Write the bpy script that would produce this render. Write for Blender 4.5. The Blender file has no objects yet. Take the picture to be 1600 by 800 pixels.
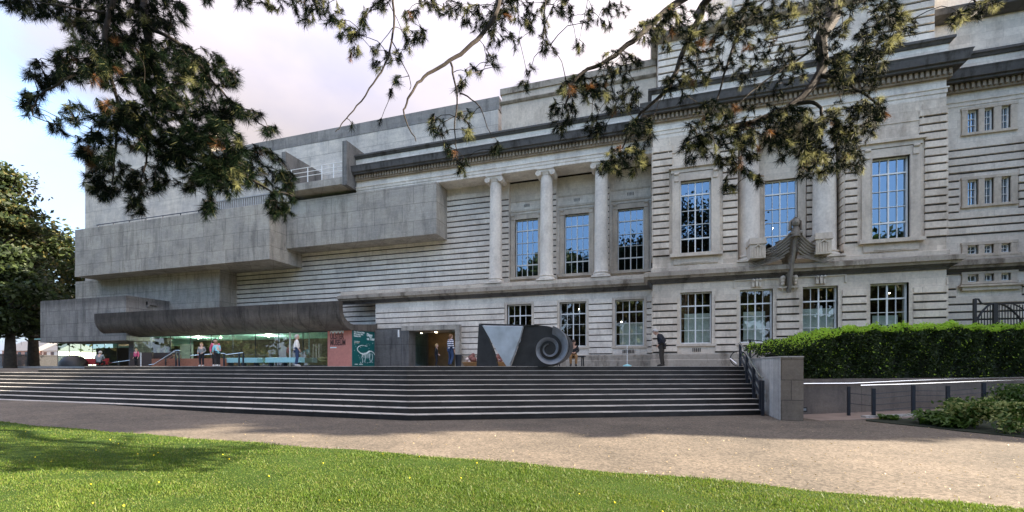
import bpy, bmesh, math, random
import numpy as np
from mathutils import Vector, Matrix
random.seed(7); rng = np.random.default_rng(7)
S = bpy.context.scene; C = S.collection
R_ = math.radians
# ------------------------------------------------------------------ camera
F = 680.; TH = math.atan2(210., 680.); c_, s_ = math.cos(TH), math.sin(TH); EZ = 1.665
cd = bpy.data.cameras.new('camera'); cam = bpy.data.objects.new('camera', cd); C.objects.link(cam)
cam.location = (0, 0, EZ); cam.rotation_euler = (R_(90), 0, TH)
cd.sensor_width = 36; cd.lens = F/1600*36; cd.shift_y = (572-400)/1600; cd.clip_start = .05; cd.clip_end = 3000
S.camera = cam
# ------------------------------------------------------------------ light
SUN_EL, SUN_AZ = R_(25), R_(80)       # azimuth clockwise from +Y
sd = (math.cos(SUN_EL)*math.sin(SUN_AZ), math.cos(SUN_EL)*math.cos(SUN_AZ), math.sin(SUN_EL))
w = bpy.data.worlds.new('World'); S.world = w; w.use_nodes = True
nt = w.node_tree; N = nt.nodes; L = nt.links; N.clear()
out = N.new('ShaderNodeOutputWorld'); bg = N.new('ShaderNodeBackground'); bg.inputs[1].default_value = .15
sky = N.new('ShaderNodeTexSky'); sky.sky_type = 'NISHITA'; sky.sun_disc = False
sky.sun_elevation = SUN_EL; sky.sun_rotation = SUN_AZ; sky.air_density = 1.0; sky.dust_density = 1.2; sky.ozone_density = 1.3
tc = N.new('ShaderNodeTexCoord'); sp = N.new('ShaderNodeSeparateXYZ'); L.new(tc.outputs['Generated'], sp.inputs[0])
def wm(op, a, b=None, cl=False):
    m = N.new('ShaderNodeMath'); m.operation = op; m.use_clamp = cl
    for i, v in enumerate((a, b)):
        if v is None: continue
        if isinstance(v, (int, float)): m.inputs[i].default_value = v
        else: L.new(v, m.inputs[i])
    return m.outputs[0]
zz = wm('ADD', wm('MAXIMUM', sp.outputs[2], 0.0), .22)
cx = wm('DIVIDE', sp.outputs[0], zz); cy = wm('DIVIDE', sp.outputs[1], zz)
cb = N.new('ShaderNodeCombineXYZ'); L.new(cx, cb.inputs[0]); L.new(cy, cb.inputs[1])
no = N.new('ShaderNodeTexNoise'); no.inputs['Scale'].default_value = .85; no.inputs['Detail'].default_value = 7; no.inputs['Roughness'].default_value = .52
L.new(cb.outputs[0], no.inputs['Vector'])
front = wm('MULTIPLY', wm('ADD', sp.outputs[1], .15), .42)          # the cloud bank lies behind the museum
lft = wm('MULTIPLY', wm('ADD', sp.outputs[0], .72), .8)            # and thins out to the far left
top_ = wm('MULTIPLY', wm('MAXIMUM', wm('SUBTRACT', sp.outputs[2], .5), 0.), .9)  # extra cloud overhead, out of view, added to light the facade
msk = wm('ADD', wm('ADD', wm('ADD', no.outputs[0], top_), wm('MINIMUM', front, .22)), wm('MINIMUM', wm('MULTIPLY', lft, 1.0), .14))
mr = N.new('ShaderNodeMapRange'); mr.interpolation_type = 'SMOOTHSTEP'; L.new(msk, mr.inputs[0])
mr.inputs[1].default_value = .60; mr.inputs[2].default_value = .84
n2 = N.new('ShaderNodeTexNoise'); n2.inputs['Scale'].default_value = 1.7; n2.inputs['Detail'].default_value = 5; L.new(cb.outputs[0], n2.inputs['Vector'])
cr = N.new('ShaderNodeValToRGB'); L.new(n2.outputs[0], cr.inputs[0])
cr.color_ramp.elements[0].position = .35; cr.color_ramp.elements[0].color = (.70, .68, .84, 1)
cr.color_ramp.elements[1].position = .62; cr.color_ramp.elements[1].color = (1.05, .93, .92, 1)
hi = N.new('ShaderNodeMapRange'); L.new(sp.outputs[2], hi.inputs[0]); hi.inputs[1].default_value = .42; hi.inputs[2].default_value = .8; hi.inputs[3].default_value = 1.; hi.inputs[4].default_value = 2.6  # brightens that overhead cloud as fill for the facade
br_ = N.new('ShaderNodeMixRGB'); br_.blend_type = 'MULTIPLY'; br_.inputs[0].default_value = 1; L.new(cr.outputs[0], br_.inputs[1]); L.new(hi.outputs[0], br_.inputs[2])
mx = N.new('ShaderNodeMixRGB'); L.new(mr.outputs[0], mx.inputs[0]); hz_ = N.new('ShaderNodeMapRange'); L.new(sp.outputs[2], hz_.inputs[0]); hz_.inputs[1].default_value = .0; hz_.inputs[2].default_value = .75; hz_.inputs[3].default_value = .95; hz_.inputs[4].default_value = .0
hm = N.new('ShaderNodeMixRGB'); L.new(hz_.outputs[0], hm.inputs[0]); L.new(sky.outputs[0], hm.inputs[1]); hm.inputs[2].default_value = (.52, .68, 1.06, 1); L.new(hm.outputs[0], mx.inputs[1]); L.new(br_.outputs[0], mx.inputs[2])
L.new(mx.outputs[0], bg.inputs[0]); L.new(bg.outputs[0], out.inputs[0])
sl = bpy.data.lights.new('sun', 'SUN'); sl.energy = 4.8; sl.angle = R_(.5); sl.color = (1, .86, .68)
so = bpy.data.objects.new('sun', sl); C.objects.link(so); so.location = (40, 10, 40)
so.rotation_euler = Vector(sd).to_track_quat('Z', 'Y').to_euler()
S.view_settings.view_transform = 'Standard'; S.view_settings.look = 'None'; S.view_settings.exposure = 2.5; S.view_settings.gamma = 1
S.view_settings.use_curve_mapping = False
# ------------------------------------------------------------------ pixel helpers (photo pixels -> planes of the place)
def RX(px):
    a = (px-800)/F; return (c_*a-s_)/(s_*a+c_)
def X(px, Y): return RX(px)*Y
def ray(px, py, d):
    a = (px-800)/F; return Vector(((c_*a-s_)*d, (s_*a+c_)*d, EZ-(py-572)/F*d))
def Z(px, py, Y):
    a = (px-800)/F; return EZ-(py-572)/F*(Y/(s_*a+c_))
def G(px, py, z=0.):
    d = (EZ-z)*F/(py-572); a = (px-800)/F; return ((c_*a-s_)*d, (s_*a+c_)*d)
# ------------------------------------------------------------------ materials
class NT:
    def __init__(s, name):
        s.m = bpy.data.materials.new(name); s.m.use_nodes = True; s.t = s.m.node_tree; s.n = s.t.nodes; s.l = s.t.links
        s.b = s.n['Principled BSDF']; s.tc = s.n.new('ShaderNodeTexCoord')
    def new(s, t, **k):
        n = s.n.new('ShaderNode'+t)
        for a, v in k.items(): setattr(n, a, v)
        return n
    def mth(s, op, a, b=0., cl=False):
        m = s.new('Math', operation=op, use_clamp=cl)
        for i, v in enumerate((a, b)):
            if isinstance(v, (int, float)): m.inputs[i].default_value = v
            else: s.l.new(v, m.inputs[i])
        return m.outputs[0]
    def map(s, scale, vec=None):
        m = s.new('Mapping'); m.inputs['Scale'].default_value = scale; s.l.new(vec or s.tc.outputs['Object'], m.inputs[0]); return m.outputs[0]
    def noise(s, scale, detail=4, vec=None, rough=.55):
        n = s.new('TexNoise'); n.inputs['Scale'].default_value = scale; n.inputs['Detail'].default_value = detail; n.inputs['Roughness'].default_value = rough
        s.l.new(vec or s.tc.outputs['Object'], n.inputs['Vector']); return n.outputs[0]
    def ramp(s, f, pts):
        r = s.new('ValToRGB'); s.l.new(f, r.inputs[0]); e = r.color_ramp.elements
        while len(e) < len(pts): e.new(.5)
        for i, (p, c) in enumerate(pts):
            e[i].position = p; e[i].color = (c if isinstance(c, tuple) else (c, c, c))+(1,)
        return r.outputs[0]
    def mix(s, f, a, b, mode='MIX'):
        m = s.new('MixRGB', blend_type=mode)
        for i, v in enumerate((f, a, b)):
            if isinstance(v, (int, float)): m.inputs[i].default_value = v if i == 0 else (v, v, v, 1)
            elif isinstance(v, tuple): m.inputs[i].default_value = v+(1,)
            else: s.l.new(v, m.inputs[i])
        return m.outputs[0]
    def bump(s, h, st=.3, d=.02):
        b = s.new('Bump'); b.inputs['Strength'].default_value = st; b.inputs['Distance'].default_value = d; s.l.new(h, b.inputs['Height']); s.l.new(b.outputs[0], s.b.inputs['Normal'])
    def col(s, c):
        if isinstance(c, tuple): s.b.inputs['Base Color'].default_value = c+(1,)
        else: s.l.new(c, s.b.inputs['Base Color'])
    def fin(s, rough=.8, metal=0., spec=.5):
        s.b.inputs['Roughness'].default_value = rough; s.b.inputs['Metallic'].default_value = metal; s.b.inputs['Specular IOR Level'].default_value = spec; return s.m
def facevec(k):   # (x+y, z) so that blocks run round corners
    g = k.new('NewGeometry'); p = k.new('SeparateXYZ'); k.l.new(g.outputs['Position'], p.inputs[0])
    cc = k.new('CombineXYZ'); k.l.new(k.mth('ADD', p.outputs[0], p.outputs[1]), cc.inputs[0]); k.l.new(p.outputs[2], cc.inputs[1]); return cc.outputs[0], g, p
def stone(name, a=(.76, .675, .565), b=(.60, .525, .435), soot=.3, blocks=True):
    k = NT(name); v, g, p = facevec(k); col = a
    if blocks:
        br = k.new('TexBrick'); m = k.new('Mapping'); m.inputs['Location'].default_value = (0, -1.66, 0); k.l.new(v, m.inputs[0]); k.l.new(m.outputs[0], br.inputs['Vector'])
        br.inputs['Scale'].default_value = 1; br.inputs['Brick Width'].default_value = 1.15; br.inputs['Row Height'].default_value = .335
        br.inputs['Mortar Size'].default_value = .006; br.inputs['Mortar Smooth'].default_value = .2
        br.inputs['Color1'].default_value = a+(1,); br.inputs['Color2'].default_value = b+(1,); br.inputs['Mortar'].default_value = tuple(q*.86 for q in b)+(1,)
        col = br.outputs['Color']
    geo = g.outputs['Position']
    big = k.ramp(k.noise(.55, 5, geo, .65), [(.3, (.80, .78, .78)), (.6, (1.06, 1.04, 1.02))])
    st = k.ramp(k.noise(1.2, 6, k.map((1.5, 1.5, .5), geo), .7), [(.34, (1-soot, 1-soot*1.04, 1-soot*1.08)), (.50, (1., 1., 1.))])
    fn = k.ramp(k.noise(9, 5, geo, .7), [(.3, .84), (.7, 1.08)])
    k.col(k.mix(1, k.mix(1, k.mix(1, col, big, 'MULTIPLY'), st, 'MULTIPLY'), fn, 'MULTIPLY'))
    k.bump(k.noise(22, 5, geo, .7), .35, .012); return k.fin(.85, 0, .3)
def concrete(name, base=(.42, .39, .34), bw=1.25, rh=1.05, dark=.4, boards=14., topstain=None):
    k = NT(name); v, g, p = facevec(k); geo = g.outputs['Position']
    br = k.new('TexBrick'); k.l.new(v, br.inputs['Vector']); br.offset = .37
    br.inputs['Scale'].default_value = 1; br.inputs['Brick Width'].default_value = bw*1.6; br.inputs['Row Height'].default_value = rh
    br.inputs['Mortar Size'].default_value = .014; br.inputs['Mortar Smooth'].default_value = .3
    br.inputs['Color1'].default_value = tuple(q*1.07 for q in base)+(1,); br.inputs['Color2'].default_value = tuple(q*.88 for q in base)+(1,); br.inputs['Mortar'].default_value = tuple(q*.50 for q in base)+(1,)
    big = k.ramp(k.noise(.7, 6, geo, .7), [(.3, (.74, .75, .78)), (.65, (1.12, 1.1, 1.06))])
    st = k.ramp(k.noise(1., 7, k.map((1.9, 1.9, .35), geo), .72), [(.34, 1-dark), (.52, 1.)])
    fn = k.ramp(k.noise(14, 6, geo, .75), [(.3, .8), (.7, 1.12)])
    bd = k.noise(boards, 3, k.map((.12, .12, 1), geo), .6)
    c = k.mix(1, k.mix(1, k.mix(1, br.outputs['Color'], big, 'MULTIPLY'), st, 'MULTIPLY'), fn, 'MULTIPLY')
    c = k.mix(1, c, k.ramp(bd, [(.3, .88), (.7, 1.06)]), 'MULTIPLY')
    if topstain is not None:
        # soot that has run down from the coping, ragged lower edge
        h = k.mth('ADD', k.mth('SUBTRACT', p.outputs[2], topstain), k.mth('MULTIPLY', k.noise(2.2, 5, k.map((1.6, 1.6, .15), geo)), .6))
        c = k.mix(1, c, k.ramp(h, [(0., 1.), (.42, .55)]), 'MULTIPLY')
    k.col(c); k.bump(k.mth('ADD', k.noise(18, 5, geo, .7), k.mth('MULTIPLY', bd, .8)), .4, .015); return k.fin(.9, 0, .25)
def plain(name, c, rough=.6, metal=0., var=.12, sc=6, bump=0.):
    k = NT(name); n = k.noise(sc, 4)
    k.col(k.mix(1, c, k.ramp(n, [(.3, 1-var), (.7, 1+var)]), 'MULTIPLY'))
    if bump: k.bump(k.noise(sc*4, 4), bump, .01)
    return k.fin(rough, metal)
def leafm(name, c1, c2, tr=.35, sc=3., spec=.3):
    k = NT(name); n = k.noise(sc, 3)
    k.col(k.ramp(n, [(.3, c1), (.7, c2)])); k.fin(.55, 0, spec)
    t = k.new('BsdfTranslucent'); t.inputs[0].default_value = tuple(min(1, q*1.5) for q in c2)+(1,)
    m = k.new('MixShader'); m.inputs[0].default_value = tr; k.l.new(k.b.outputs[0], m.inputs[1]); k.l.new(t.outputs[0], m.inputs[2])
    k.l.new(m.outputs[0], k.n['Material Output'].inputs[0]); return k.m
def glass(name, refl=.4, tint=(.8, .9, .88), rough=.0, gtint=(.92, .96, 1)):
    k = NT(name); k.n.remove(k.b)
    g = k.new('BsdfGlossy'); g.inputs['Roughness'].default_value = rough; g.inputs['Color'].default_value = gtint+(1,)
    t = k.new('BsdfTransparent'); t.inputs[0].default_value = tint+(1,)
    gb = k.new('Bump'); gb.inputs['Strength'].default_value = .12; gb.inputs['Distance'].default_value = .01; k.l.new(k.noise(1.6, 2), gb.inputs['Height']); k.l.new(gb.outputs[0], g.inputs['Normal'])
    m = k.new('MixShader'); m.inputs[0].default_value = refl; k.l.new(t.outputs[0], m.inputs[1]); k.l.new(g.outputs[0], m.inputs[2])
    k.l.new(m.outputs[0], k.n['Material Output'].inputs[0]); return k.m
def emis(name, c, st):
    k = NT(name); k.b.inputs['Emission Color'].default_value = c+(1,); k.b.inputs['Emission Strength'].default_value = st; k.col(c); return k.m
M = {}
M['stone'] = stone('portland_stone'); M['stone_smooth'] = stone('portland_smooth', (.62, .55, .46), (.42, .40, .37), .25, False)
M['stone_white'] = stone('portland_washed', (.82, .765, .68), (.70, .64, .56), .2)
M['column'] = stone('portland_column', (.72, .665, .585), (.5, .5, .5), .2, False)
M['channel'] = stone('dark_channels', (.075, .07, .065), (.06, .06, .06), .5, False); M['soot'] = stone('sooty_stone', (.105, .102, .10), (.12, .12, .12), .6, False)
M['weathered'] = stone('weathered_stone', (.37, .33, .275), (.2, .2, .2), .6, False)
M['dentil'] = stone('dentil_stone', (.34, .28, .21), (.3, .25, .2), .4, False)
M['carved'] = stone('carved_stone', (.25, .225, .19), (.12, .12, .12), .6, False)
M['conc'] = concrete('board_marked_concrete', topstain=None); M['conc_low'] = concrete('low_box_concrete', (.29, .28, .265), .55, .95, .35, topstain=6.15)
M['conc_pale'] = concrete('pale_concrete_panels', (.66, .61, .54), 2.6, 1.55, .22, 5)
M['conc_roof'] = concrete('stained_parapet', (.30, .285, .265), 3.2, 3.0, .45, 5)
M['conc_fin'] = concrete('sooty_fin', (.20, .195, .185), 3, 4, .5)
M['conc_dark'] = concrete('sooty_canopy', (.135, .122, .11), .75, 6, .5, topstain=4.85)
M['conc_blk'] = concrete('entrance_concrete', (.15, .15, .15), 2, 3, .5)
M['white'] = plain('white_paint', (.78, .78, .76), .4, var=.05); M['metal_dark'] = plain('dark_metal', (.022, .028, .04), .45, .2)
M['slat'] = plain('grey_slats', (.34, .34, .33), .6); M['steel'] = plain('brushed_steel', (.75, .75, .74), .22, 1., var=.05); M['black'] = plain('black_paint', (.012, .012, .013), .5)
M['room'] = plain('dark_room', (.035, .026, .02), .9); M['teal'] = plain('teal_wall', (.30, .52, .48), .6, var=.08)
M['tan'] = plain('tan_wall', (.24, .21, .14), .7); M['wood'] = plain('oak_lining', (.20, .12, .05), .6, var=.25, sc=3)
M['blind'] = plain('frosted_blind', (.52, .56, .50), .7, var=.1); M['curtain'] = plain('brown_curtain', (.16, .085, .04), .8, var=.3)
M['pane_up'] = glass('upper_pane', .30, (.55, .6, .6), gtint=(.52, .74, .98)); M['pane_low'] = glass('lower_pane', .2, (.85, .9, .88)); M['lobby'] = glass('lobby_glass', .20, (.66, .84, .80)); M['lobby2'] = glass('gallery_glass', .12, (.7, .95, .88))
M['salmon'] = plain('salmon_panel', (.53, .215, .17), .75, var=.1); M['poster'] = plain('teal_poster', (.004, .115, .115), .5, var=.08)
M['pwhite'] = plain('poster_white', (.75, .85, .85), .6, var=.03); M['pdark'] = plain('dark_lettering', (.10, .045, .04), .7); M['porange'] = plain('poster_orange', (.55, .25, .05), .6)
M['lamp'] = emis('downlight_glow', (1., .82, .55), 14.)
# steps
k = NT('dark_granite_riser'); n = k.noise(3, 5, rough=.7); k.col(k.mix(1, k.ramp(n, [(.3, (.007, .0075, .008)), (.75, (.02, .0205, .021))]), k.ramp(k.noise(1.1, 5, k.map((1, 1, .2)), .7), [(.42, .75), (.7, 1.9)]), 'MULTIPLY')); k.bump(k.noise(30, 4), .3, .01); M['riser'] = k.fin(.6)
k = NT('granite_tread'); v, g, p = facevec(k); br = k.new('TexBrick'); mp_ = k.new('Mapping'); mp_.inputs['Location'].default_value = (0, 20, 0); k.l.new(v, mp_.inputs[0]); k.l.new(mp_.outputs[0], br.inputs['Vector']); br.offset = .0; br.inputs['Scale'].default_value = 1; br.inputs['Brick Width'].default_value = 1.3; br.inputs['Row Height'].default_value = 60; br.inputs['Mortar Size'].default_value = .008
br.inputs['Color1'].default_value = (.50, .475, .44, 1); br.inputs['Color2'].default_value = (.38, .365, .34, 1); br.inputs['Mortar'].default_value = (.06, .06, .06, 1)  # treads coloured far paler than risers to stand for sky light
k.col(k.mix(1, br.outputs['Color'], k.ramp(k.noise(1.3, 6, g.outputs['Position'], .75), [(.33, .6), (.55, 1.1)]), 'MULTIPLY')); M['tread'] = k.fin(.7)
M['tread_plain'] = plain('pale_granite_tread', (.46, .44, .41), .7, var=.3, sc=2)
M['terrace'] = plain('terrace_paving', (.42, .40, .37), .8, var=.15, sc=1.5, bump=.2)
# path: bound gravel
k = NT('bound_gravel_path'); v = k.new('TexVoronoi'); v.inputs['Scale'].default_value = 26; k.l.new(k.tc.outputs['Object'], v.inputs['Vector'])
c1 = k.ramp(k.noise(.35, 6, rough=.7), [(.32, (.082, .071, .058)), (.68, (.165, .137, .108))]); c2 = k.mix(1, c1, k.ramp(v.outputs['Color'], [(.2, .7), (.8, 1.35)]), 'MULTIPLY')
v2 = k.new('TexVoronoi'); v2.inputs['Scale'].default_value = 4.5; k.l.new(k.tc.outputs['Object'], v2.inputs['Vector'])
c3 = k.mix(k.mth('LESS_THAN', v2.outputs['Distance'], .07), c2, (.30, .24, .18)); k.col(k.mix(1, c3, k.ramp(k.noise(90, 3), [(.3, .7), (.7, 1.3)]), 'MULTIPLY'))
k.bump(k.noise(70, 4), .6, .012); M['path'] = k.fin(.9, 0, .3)
k = NT('lawn_soil'); k.col(k.ramp(k.noise(1.2, 6, rough=.7), [(.3, (.02, .045, .008)), (.7, (.045, .08, .014))])); k.bump(k.noise(40, 4), .8, .03); M['lawn'] = k.fin(.95, 0, .1)
for nme, a, b in (('grass_a', (.045, .088, .010), (.088, .145, .018)), ('grass_b', (.08, .115, .017), (.145, .18, .035)), ('grass_c', (.11, .12, .04), (.17, .155, .065))): M[nme] = leafm(nme, a, b, .35, 2.)
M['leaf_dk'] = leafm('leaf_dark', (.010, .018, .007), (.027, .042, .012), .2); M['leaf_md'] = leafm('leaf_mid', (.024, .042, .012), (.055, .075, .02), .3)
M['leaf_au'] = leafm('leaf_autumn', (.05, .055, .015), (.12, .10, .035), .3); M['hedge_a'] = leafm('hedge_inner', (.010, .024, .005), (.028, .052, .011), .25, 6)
M['hedge_b'] = leafm('hedge_sunlit', (.22, .40, .03), (.42, .60, .07), .4, 5); M['hedge_core'] = plain('hedge_core', (.012, .018, .008), .95)  # hedge_b: sunlight on the hedge top put into the leaf colour
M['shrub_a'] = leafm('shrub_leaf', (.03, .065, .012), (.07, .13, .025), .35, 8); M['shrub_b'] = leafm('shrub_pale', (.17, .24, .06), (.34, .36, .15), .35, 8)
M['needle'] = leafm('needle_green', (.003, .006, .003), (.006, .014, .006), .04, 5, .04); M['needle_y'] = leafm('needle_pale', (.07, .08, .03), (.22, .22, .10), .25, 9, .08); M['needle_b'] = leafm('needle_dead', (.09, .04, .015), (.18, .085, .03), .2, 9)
M['bark'] = plain('pine_bark', (.022, .016, .013), .9, var=.4, sc=8, bump=.6); M['trunk'] = plain('tree_bark', (.045, .038, .03), .95, var=.4, sc=4, bump=.6)
M['copper'] = plain('copper_panel', (.30, .12, .07), .55, var=.2); M['brown'] = plain('brown_panel', (.055, .035, .028), .6); M['aqua'] = plain('aqua_bench', (.30, .60, .64), .4, var=.05)
M['ramp_wall'] = concrete('ramp_wall_render', (.17, .15, .135), 6, 9, .25, 3); M['cheek_side'] = concrete('cheek_wall_concrete', (.5, .49, .47), .33, 8, .3, 3)
M['cheek_front'] = concrete('cheek_front_panels', (.25, .215, .175), .45, .62, .25, 3); M['ramp_floor'] = plain('ramp_floor', (.24, .19, .16), .85, var=.15, sc=2)
# ------------------------------------------------------------------ geometry helpers
class MB:
    def __init__(s): s.v = []; s.f = []; s.mi = {}
    def add(s, vs, fs, m=0):
        o = len(s.v)
        if m:
            for i in range(len(fs)): s.mi[len(s.f)+i] = m
        s.v += [tuple(v) for v in vs]; s.f += [tuple(i+o for i in f) for f in fs]; return s
    def box(s, x0, x1, y0, y1, z0, z1):
        if x1 < x0: x0, x1 = x1, x0
        if y1 < y0: y0, y1 = y1, y0
        return s.add([(x0, y0, z0), (x1, y0, z0), (x1, y1, z0), (x0, y1, z0), (x0, y0, z1), (x1, y0, z1), (x1, y1, z1), (x0, y1, z1)],
                     [(0, 3, 2, 1), (4, 5, 6, 7), (0, 1, 5, 4), (1, 2, 6, 5), (2, 3, 7, 6), (3, 0, 4, 7)])
    def beam(s, a, b, w, h):           # rectangular bar from a to b
        a = Vector(a); b = Vector(b); d = (b-a).normalized(); up = Vector((0, 0, 1)) if abs(d.z) < .95 else Vector((0, 1, 0))
        sx = d.cross(up).normalized()*w/2; sz = sx.cross(d).normalized()*h/2; vs = []
        for p in (a, b): vs += [p-sx-sz, p+sx-sz, p+sx+sz, p-sx+sz]
        return s.add(vs, [(0, 1, 2, 3), (7, 6, 5, 4), (0, 4, 5, 1), (1, 5, 6, 2), (2, 6, 7, 3), (3, 7, 4, 0)])
    def tube(s, pts, rad, n=8, caps=True):
        pts = [Vector(p) for p in pts]; 
        if not hasattr(rad, '__len__'): rad = [rad]*len(pts)
        vs = []; prev = None
        for i, p in enumerate(pts):
            d = (pts[min(i+1, len(pts)-1)]-pts[max(i-1, 0)]); d = d.normalized() if d.length > 1e-9 else Vector((0, 0, 1))
            if prev is None: a = d.orthogonal().normalized()
            else: a = (prev-d*prev.dot(d)); a = a.normalized() if a.length > 1e-6 else d.orthogonal().normalized()
            prev = a; b = d.cross(a)
            for j in range(n):
                t = 2*math.pi*j/n; vs.append(p+(a*math.cos(t)+b*math.sin(t))*rad[i])
        fs = [(i*n+j, i*n+(j+1) % n, (i+1)*n+(j+1) % n, (i+1)*n+j) for i in range(len(pts)-1) for j in range(n)]
        if caps: fs += [tuple(range(n))[::-1], tuple((len(pts)-1)*n+j for j in range(n))]
        return s.add(vs, fs)
    def lathe(s, cx, cy, prof, n=24):
        vs = [(cx+r*math.cos(2*math.pi*j/n), cy+r*math.sin(2*math.pi*j/n), z) for r, z in prof for j in range(n)]
        fs = [(i*n+j, i*n+(j+1) % n, (i+1)*n+(j+1) % n, (i+1)*n+j) for i in range(len(prof)-1) for j in range(n)]
        fs += [tuple(range(n))[::-1], tuple((len(prof)-1)*n+j for j in range(n))]
        return s.add(vs, fs)
    def prism(s, poly, axis, a, b):     # closed polygon extruded; axis x: poly=(y,z); y: (x,z); z: (x,y)
        f = {'x': lambda p, t: (t, p[0], p[1]), 'y': lambda p, t: (p[0], t, p[1]), 'z': lambda p, t: (p[0], p[1], t)}[axis]
        n = len(poly); vs = [f(p, a) for p in poly]+[f(p, b) for p in poly]
        return s.add(vs, [tuple(range(n)), tuple(range(2*n-1, n-1, -1))]+[(i, i+n, (i+1) % n+n, (i+1) % n) for i in range(n)])
    def sweep(s, path, prof):           # path in XY, profile (outward to the right of travel, z)
        P_ = [Vector(p) for p in path]; nrm = []
        for i in range(len(P_)):
            ds = []
            if i > 0: ds.append((P_[i]-P_[i-1]).normalized())
            if i < len(P_)-1: ds.append((P_[i+1]-P_[i]).normalized())
            ns = [Vector((d.y, -d.x)) for d in ds]
            m = sum(ns, Vector((0, 0))); m = m/m.length; m = m/max(.2, m.dot(ns[0])); nrm.append(m)
        n = len(prof); vs = [(p.x+m.x*o, p.y+m.y*o, z) for p, m in zip(P_, nrm) for o, z in prof]
        fs = [(i*n+j, (i+1)*n+j, (i+1)*n+(j+1) % n, i*n+(j+1) % n) for i in range(len(P_)-1) for j in range(n)]
        fs += [tuple(range(n)), tuple((len(P_)-1)*n+j for j in range(n))[::-1]]
        return s.add(vs, fs)
    def sphere(s, c, r, n=12, m=8, sc=(1, 1, 1)):
        vs = [(c[0]+r*sc[0]*math.sin(math.pi*i/m)*math.cos(2*math.pi*j/n), c[1]+r*sc[1]*math.sin(math.pi*i/m)*math.sin(2*math.pi*j/n), c[2]+r*sc[2]*math.cos(math.pi*i/m)) for i in range(m+1) for j in range(n)]
        return s.add(vs, [(i*n+j, (i+1)*n+j, (i+1)*n+(j+1) % n, i*n+(j+1) % n) for i in range(m) for j in range(n)])
    def build(s, name, mat, parent=None, smooth=False, bevel=0.):
        me = bpy.data.meshes.new(name); bm = bmesh.new(); vs = [bm.verts.new(v) for v in s.v]
        for fi, f in enumerate(s.f):
            try: bm.faces.new([vs[i] for i in f]).material_index = s.mi.get(fi, 0)
            except ValueError: pass
        bmesh.ops.recalc_face_normals(bm, faces=bm.faces)
        if smooth:
            for f in bm.faces: f.smooth = True
            for e in bm.edges:
                if len(e.link_faces) == 2 and e.calc_face_angle(0) > .7: e.smooth = False
        bm.to_mesh(me); bm.free(); me.materials.append(M[mat] if isinstance(mat, str) else mat)
        if s.mi: me.materials.append(M['channel'])
        o = bpy.data.objects.new(name, me); C.objects.link(o); put(o, parent)
        if bevel: b = o.modifiers.new('bevel', 'BEVEL'); b.width = bevel; b.segments = 2; b.limit_method = 'ANGLE'
        return o
WL = {}
def put(o, parent):      # geometry was made in world coordinates: hang it under its parent
    if parent is None: return
    o.parent = parent; off = WL.get(parent.name, Vector((0, 0, 0)))
    if off.length and o.type == 'MESH' and not o.get('_local'): o.data.transform(Matrix.Translation(-off))
def top(o, label, cat, group=None, kind=None):
    if label: o['label'] = label
    if cat: o['category'] = cat
    if group: o['group'] = group
    if kind: o['kind'] = kind
    return o
def thing(name, label, cat, loc=(0, 0, 0), group=None, rz=0.):
    o = bpy.data.objects.new(name, None); C.objects.link(o); o.location = loc; o.rotation_euler = (0, 0, rz); o.empty_display_size = .3
    WL[o.name] = Vector(loc) if rz == 0 else Vector((0, 0, 0)); return top(o, label, cat, group)
def anchor(o, loc):      # a top-level mesh: move its origin to its base
    o.data.transform(Matrix.Translation(-Vector(loc))); o.location = loc; return o
def npmesh(name, V, k, mats, mi=None, parent=None):
    V = np.asarray(V, np.float32).reshape(-1, 3); n = len(V)//k; me = bpy.data.meshes.new(name)
    me.vertices.add(len(V)); me.vertices.foreach_set('co', V.ravel()); me.loops.add(len(V)); me.loops.foreach_set('vertex_index', np.arange(len(V), dtype=np.int32))
    me.polygons.add(n); me.polygons.foreach_set('loop_start', np.arange(0, len(V), k, dtype=np.int32)); me.polygons.foreach_set('loop_total', np.full(n, k, np.int32))
    for m in mats: me.materials.append(M[m])
    if mi is not None: me.polygons.foreach_set('material_index', np.asarray(mi, np.int32))
    me.update(); me.validate(); o = bpy.data.objects.new(name, me); C.objects.link(o); put(o, parent); return o
def leafquads(P_, size, flat=0.):
    n = len(P_); a = rng.normal(size=(n, 3)); a[:, 2] *= (1-flat*.6); a /= np.linalg.norm(a, axis=1)[:, None]
    b = np.cross(a, rng.normal(size=(n, 3))); b /= np.linalg.norm(b, axis=1)[:, None]
    sz = (size*rng.uniform(.6, 1.4, n))[:, None]; a = a*sz; b = b*sz*.5
    return np.stack([P_-a, P_+b-a*.1, P_+a, P_-b-a*.1], 1).reshape(-1, 3)
# ================================================================== SETTING: ground
W0, W1, WB, P, YD = 23.85, 25.05, 25.4, 22.43, 26.19
TZ = 1.655; XL, XR = .3, 11.82
def ground_z(x, y):
    t = min(1, max(0, (-x-13)/11)); z = .17*t*t*(3-2*t)
    u = min(1, max(0, (-x-29)/8))*min(1, max(0, (y-9)/4)); return z+u*u*(3-2*u)*1.33
def lawn_edge(x):
    pts = [(-60, 7.5), (-17.4, 7.5), (-14.7, 7.5), (-8.9, 7.3), (-3.4, 7.15), (0, 6.9), (2, 6.72), (4.1, 6.45), (8, 5.9), (60, 0)]
    return float(np.interp(x, [p[0] for p in pts], [p[1] for p in pts]))
g = MB(); xs = [-900, -300, -120, -80, -60]+[(-50+i*1.) for i in range(101)]+[60, 80, 120, 300, 900]; ys = [-700, -300, -120, -60, -30, -15]+[(-8+i*.5) for i in range(80)]+[34, 40, 60, 90, 140, 300, 900]
vs = [(x, y, ground_z(x, y)-.004) for y in ys for x in xs]; nx = len(xs)
g.add(vs, [(j*nx+i, j*nx+i+1, (j+1)*nx+i+1, (j+1)*nx+i) for j in range(len(ys)-1) for i in range(nx-1)])
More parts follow.
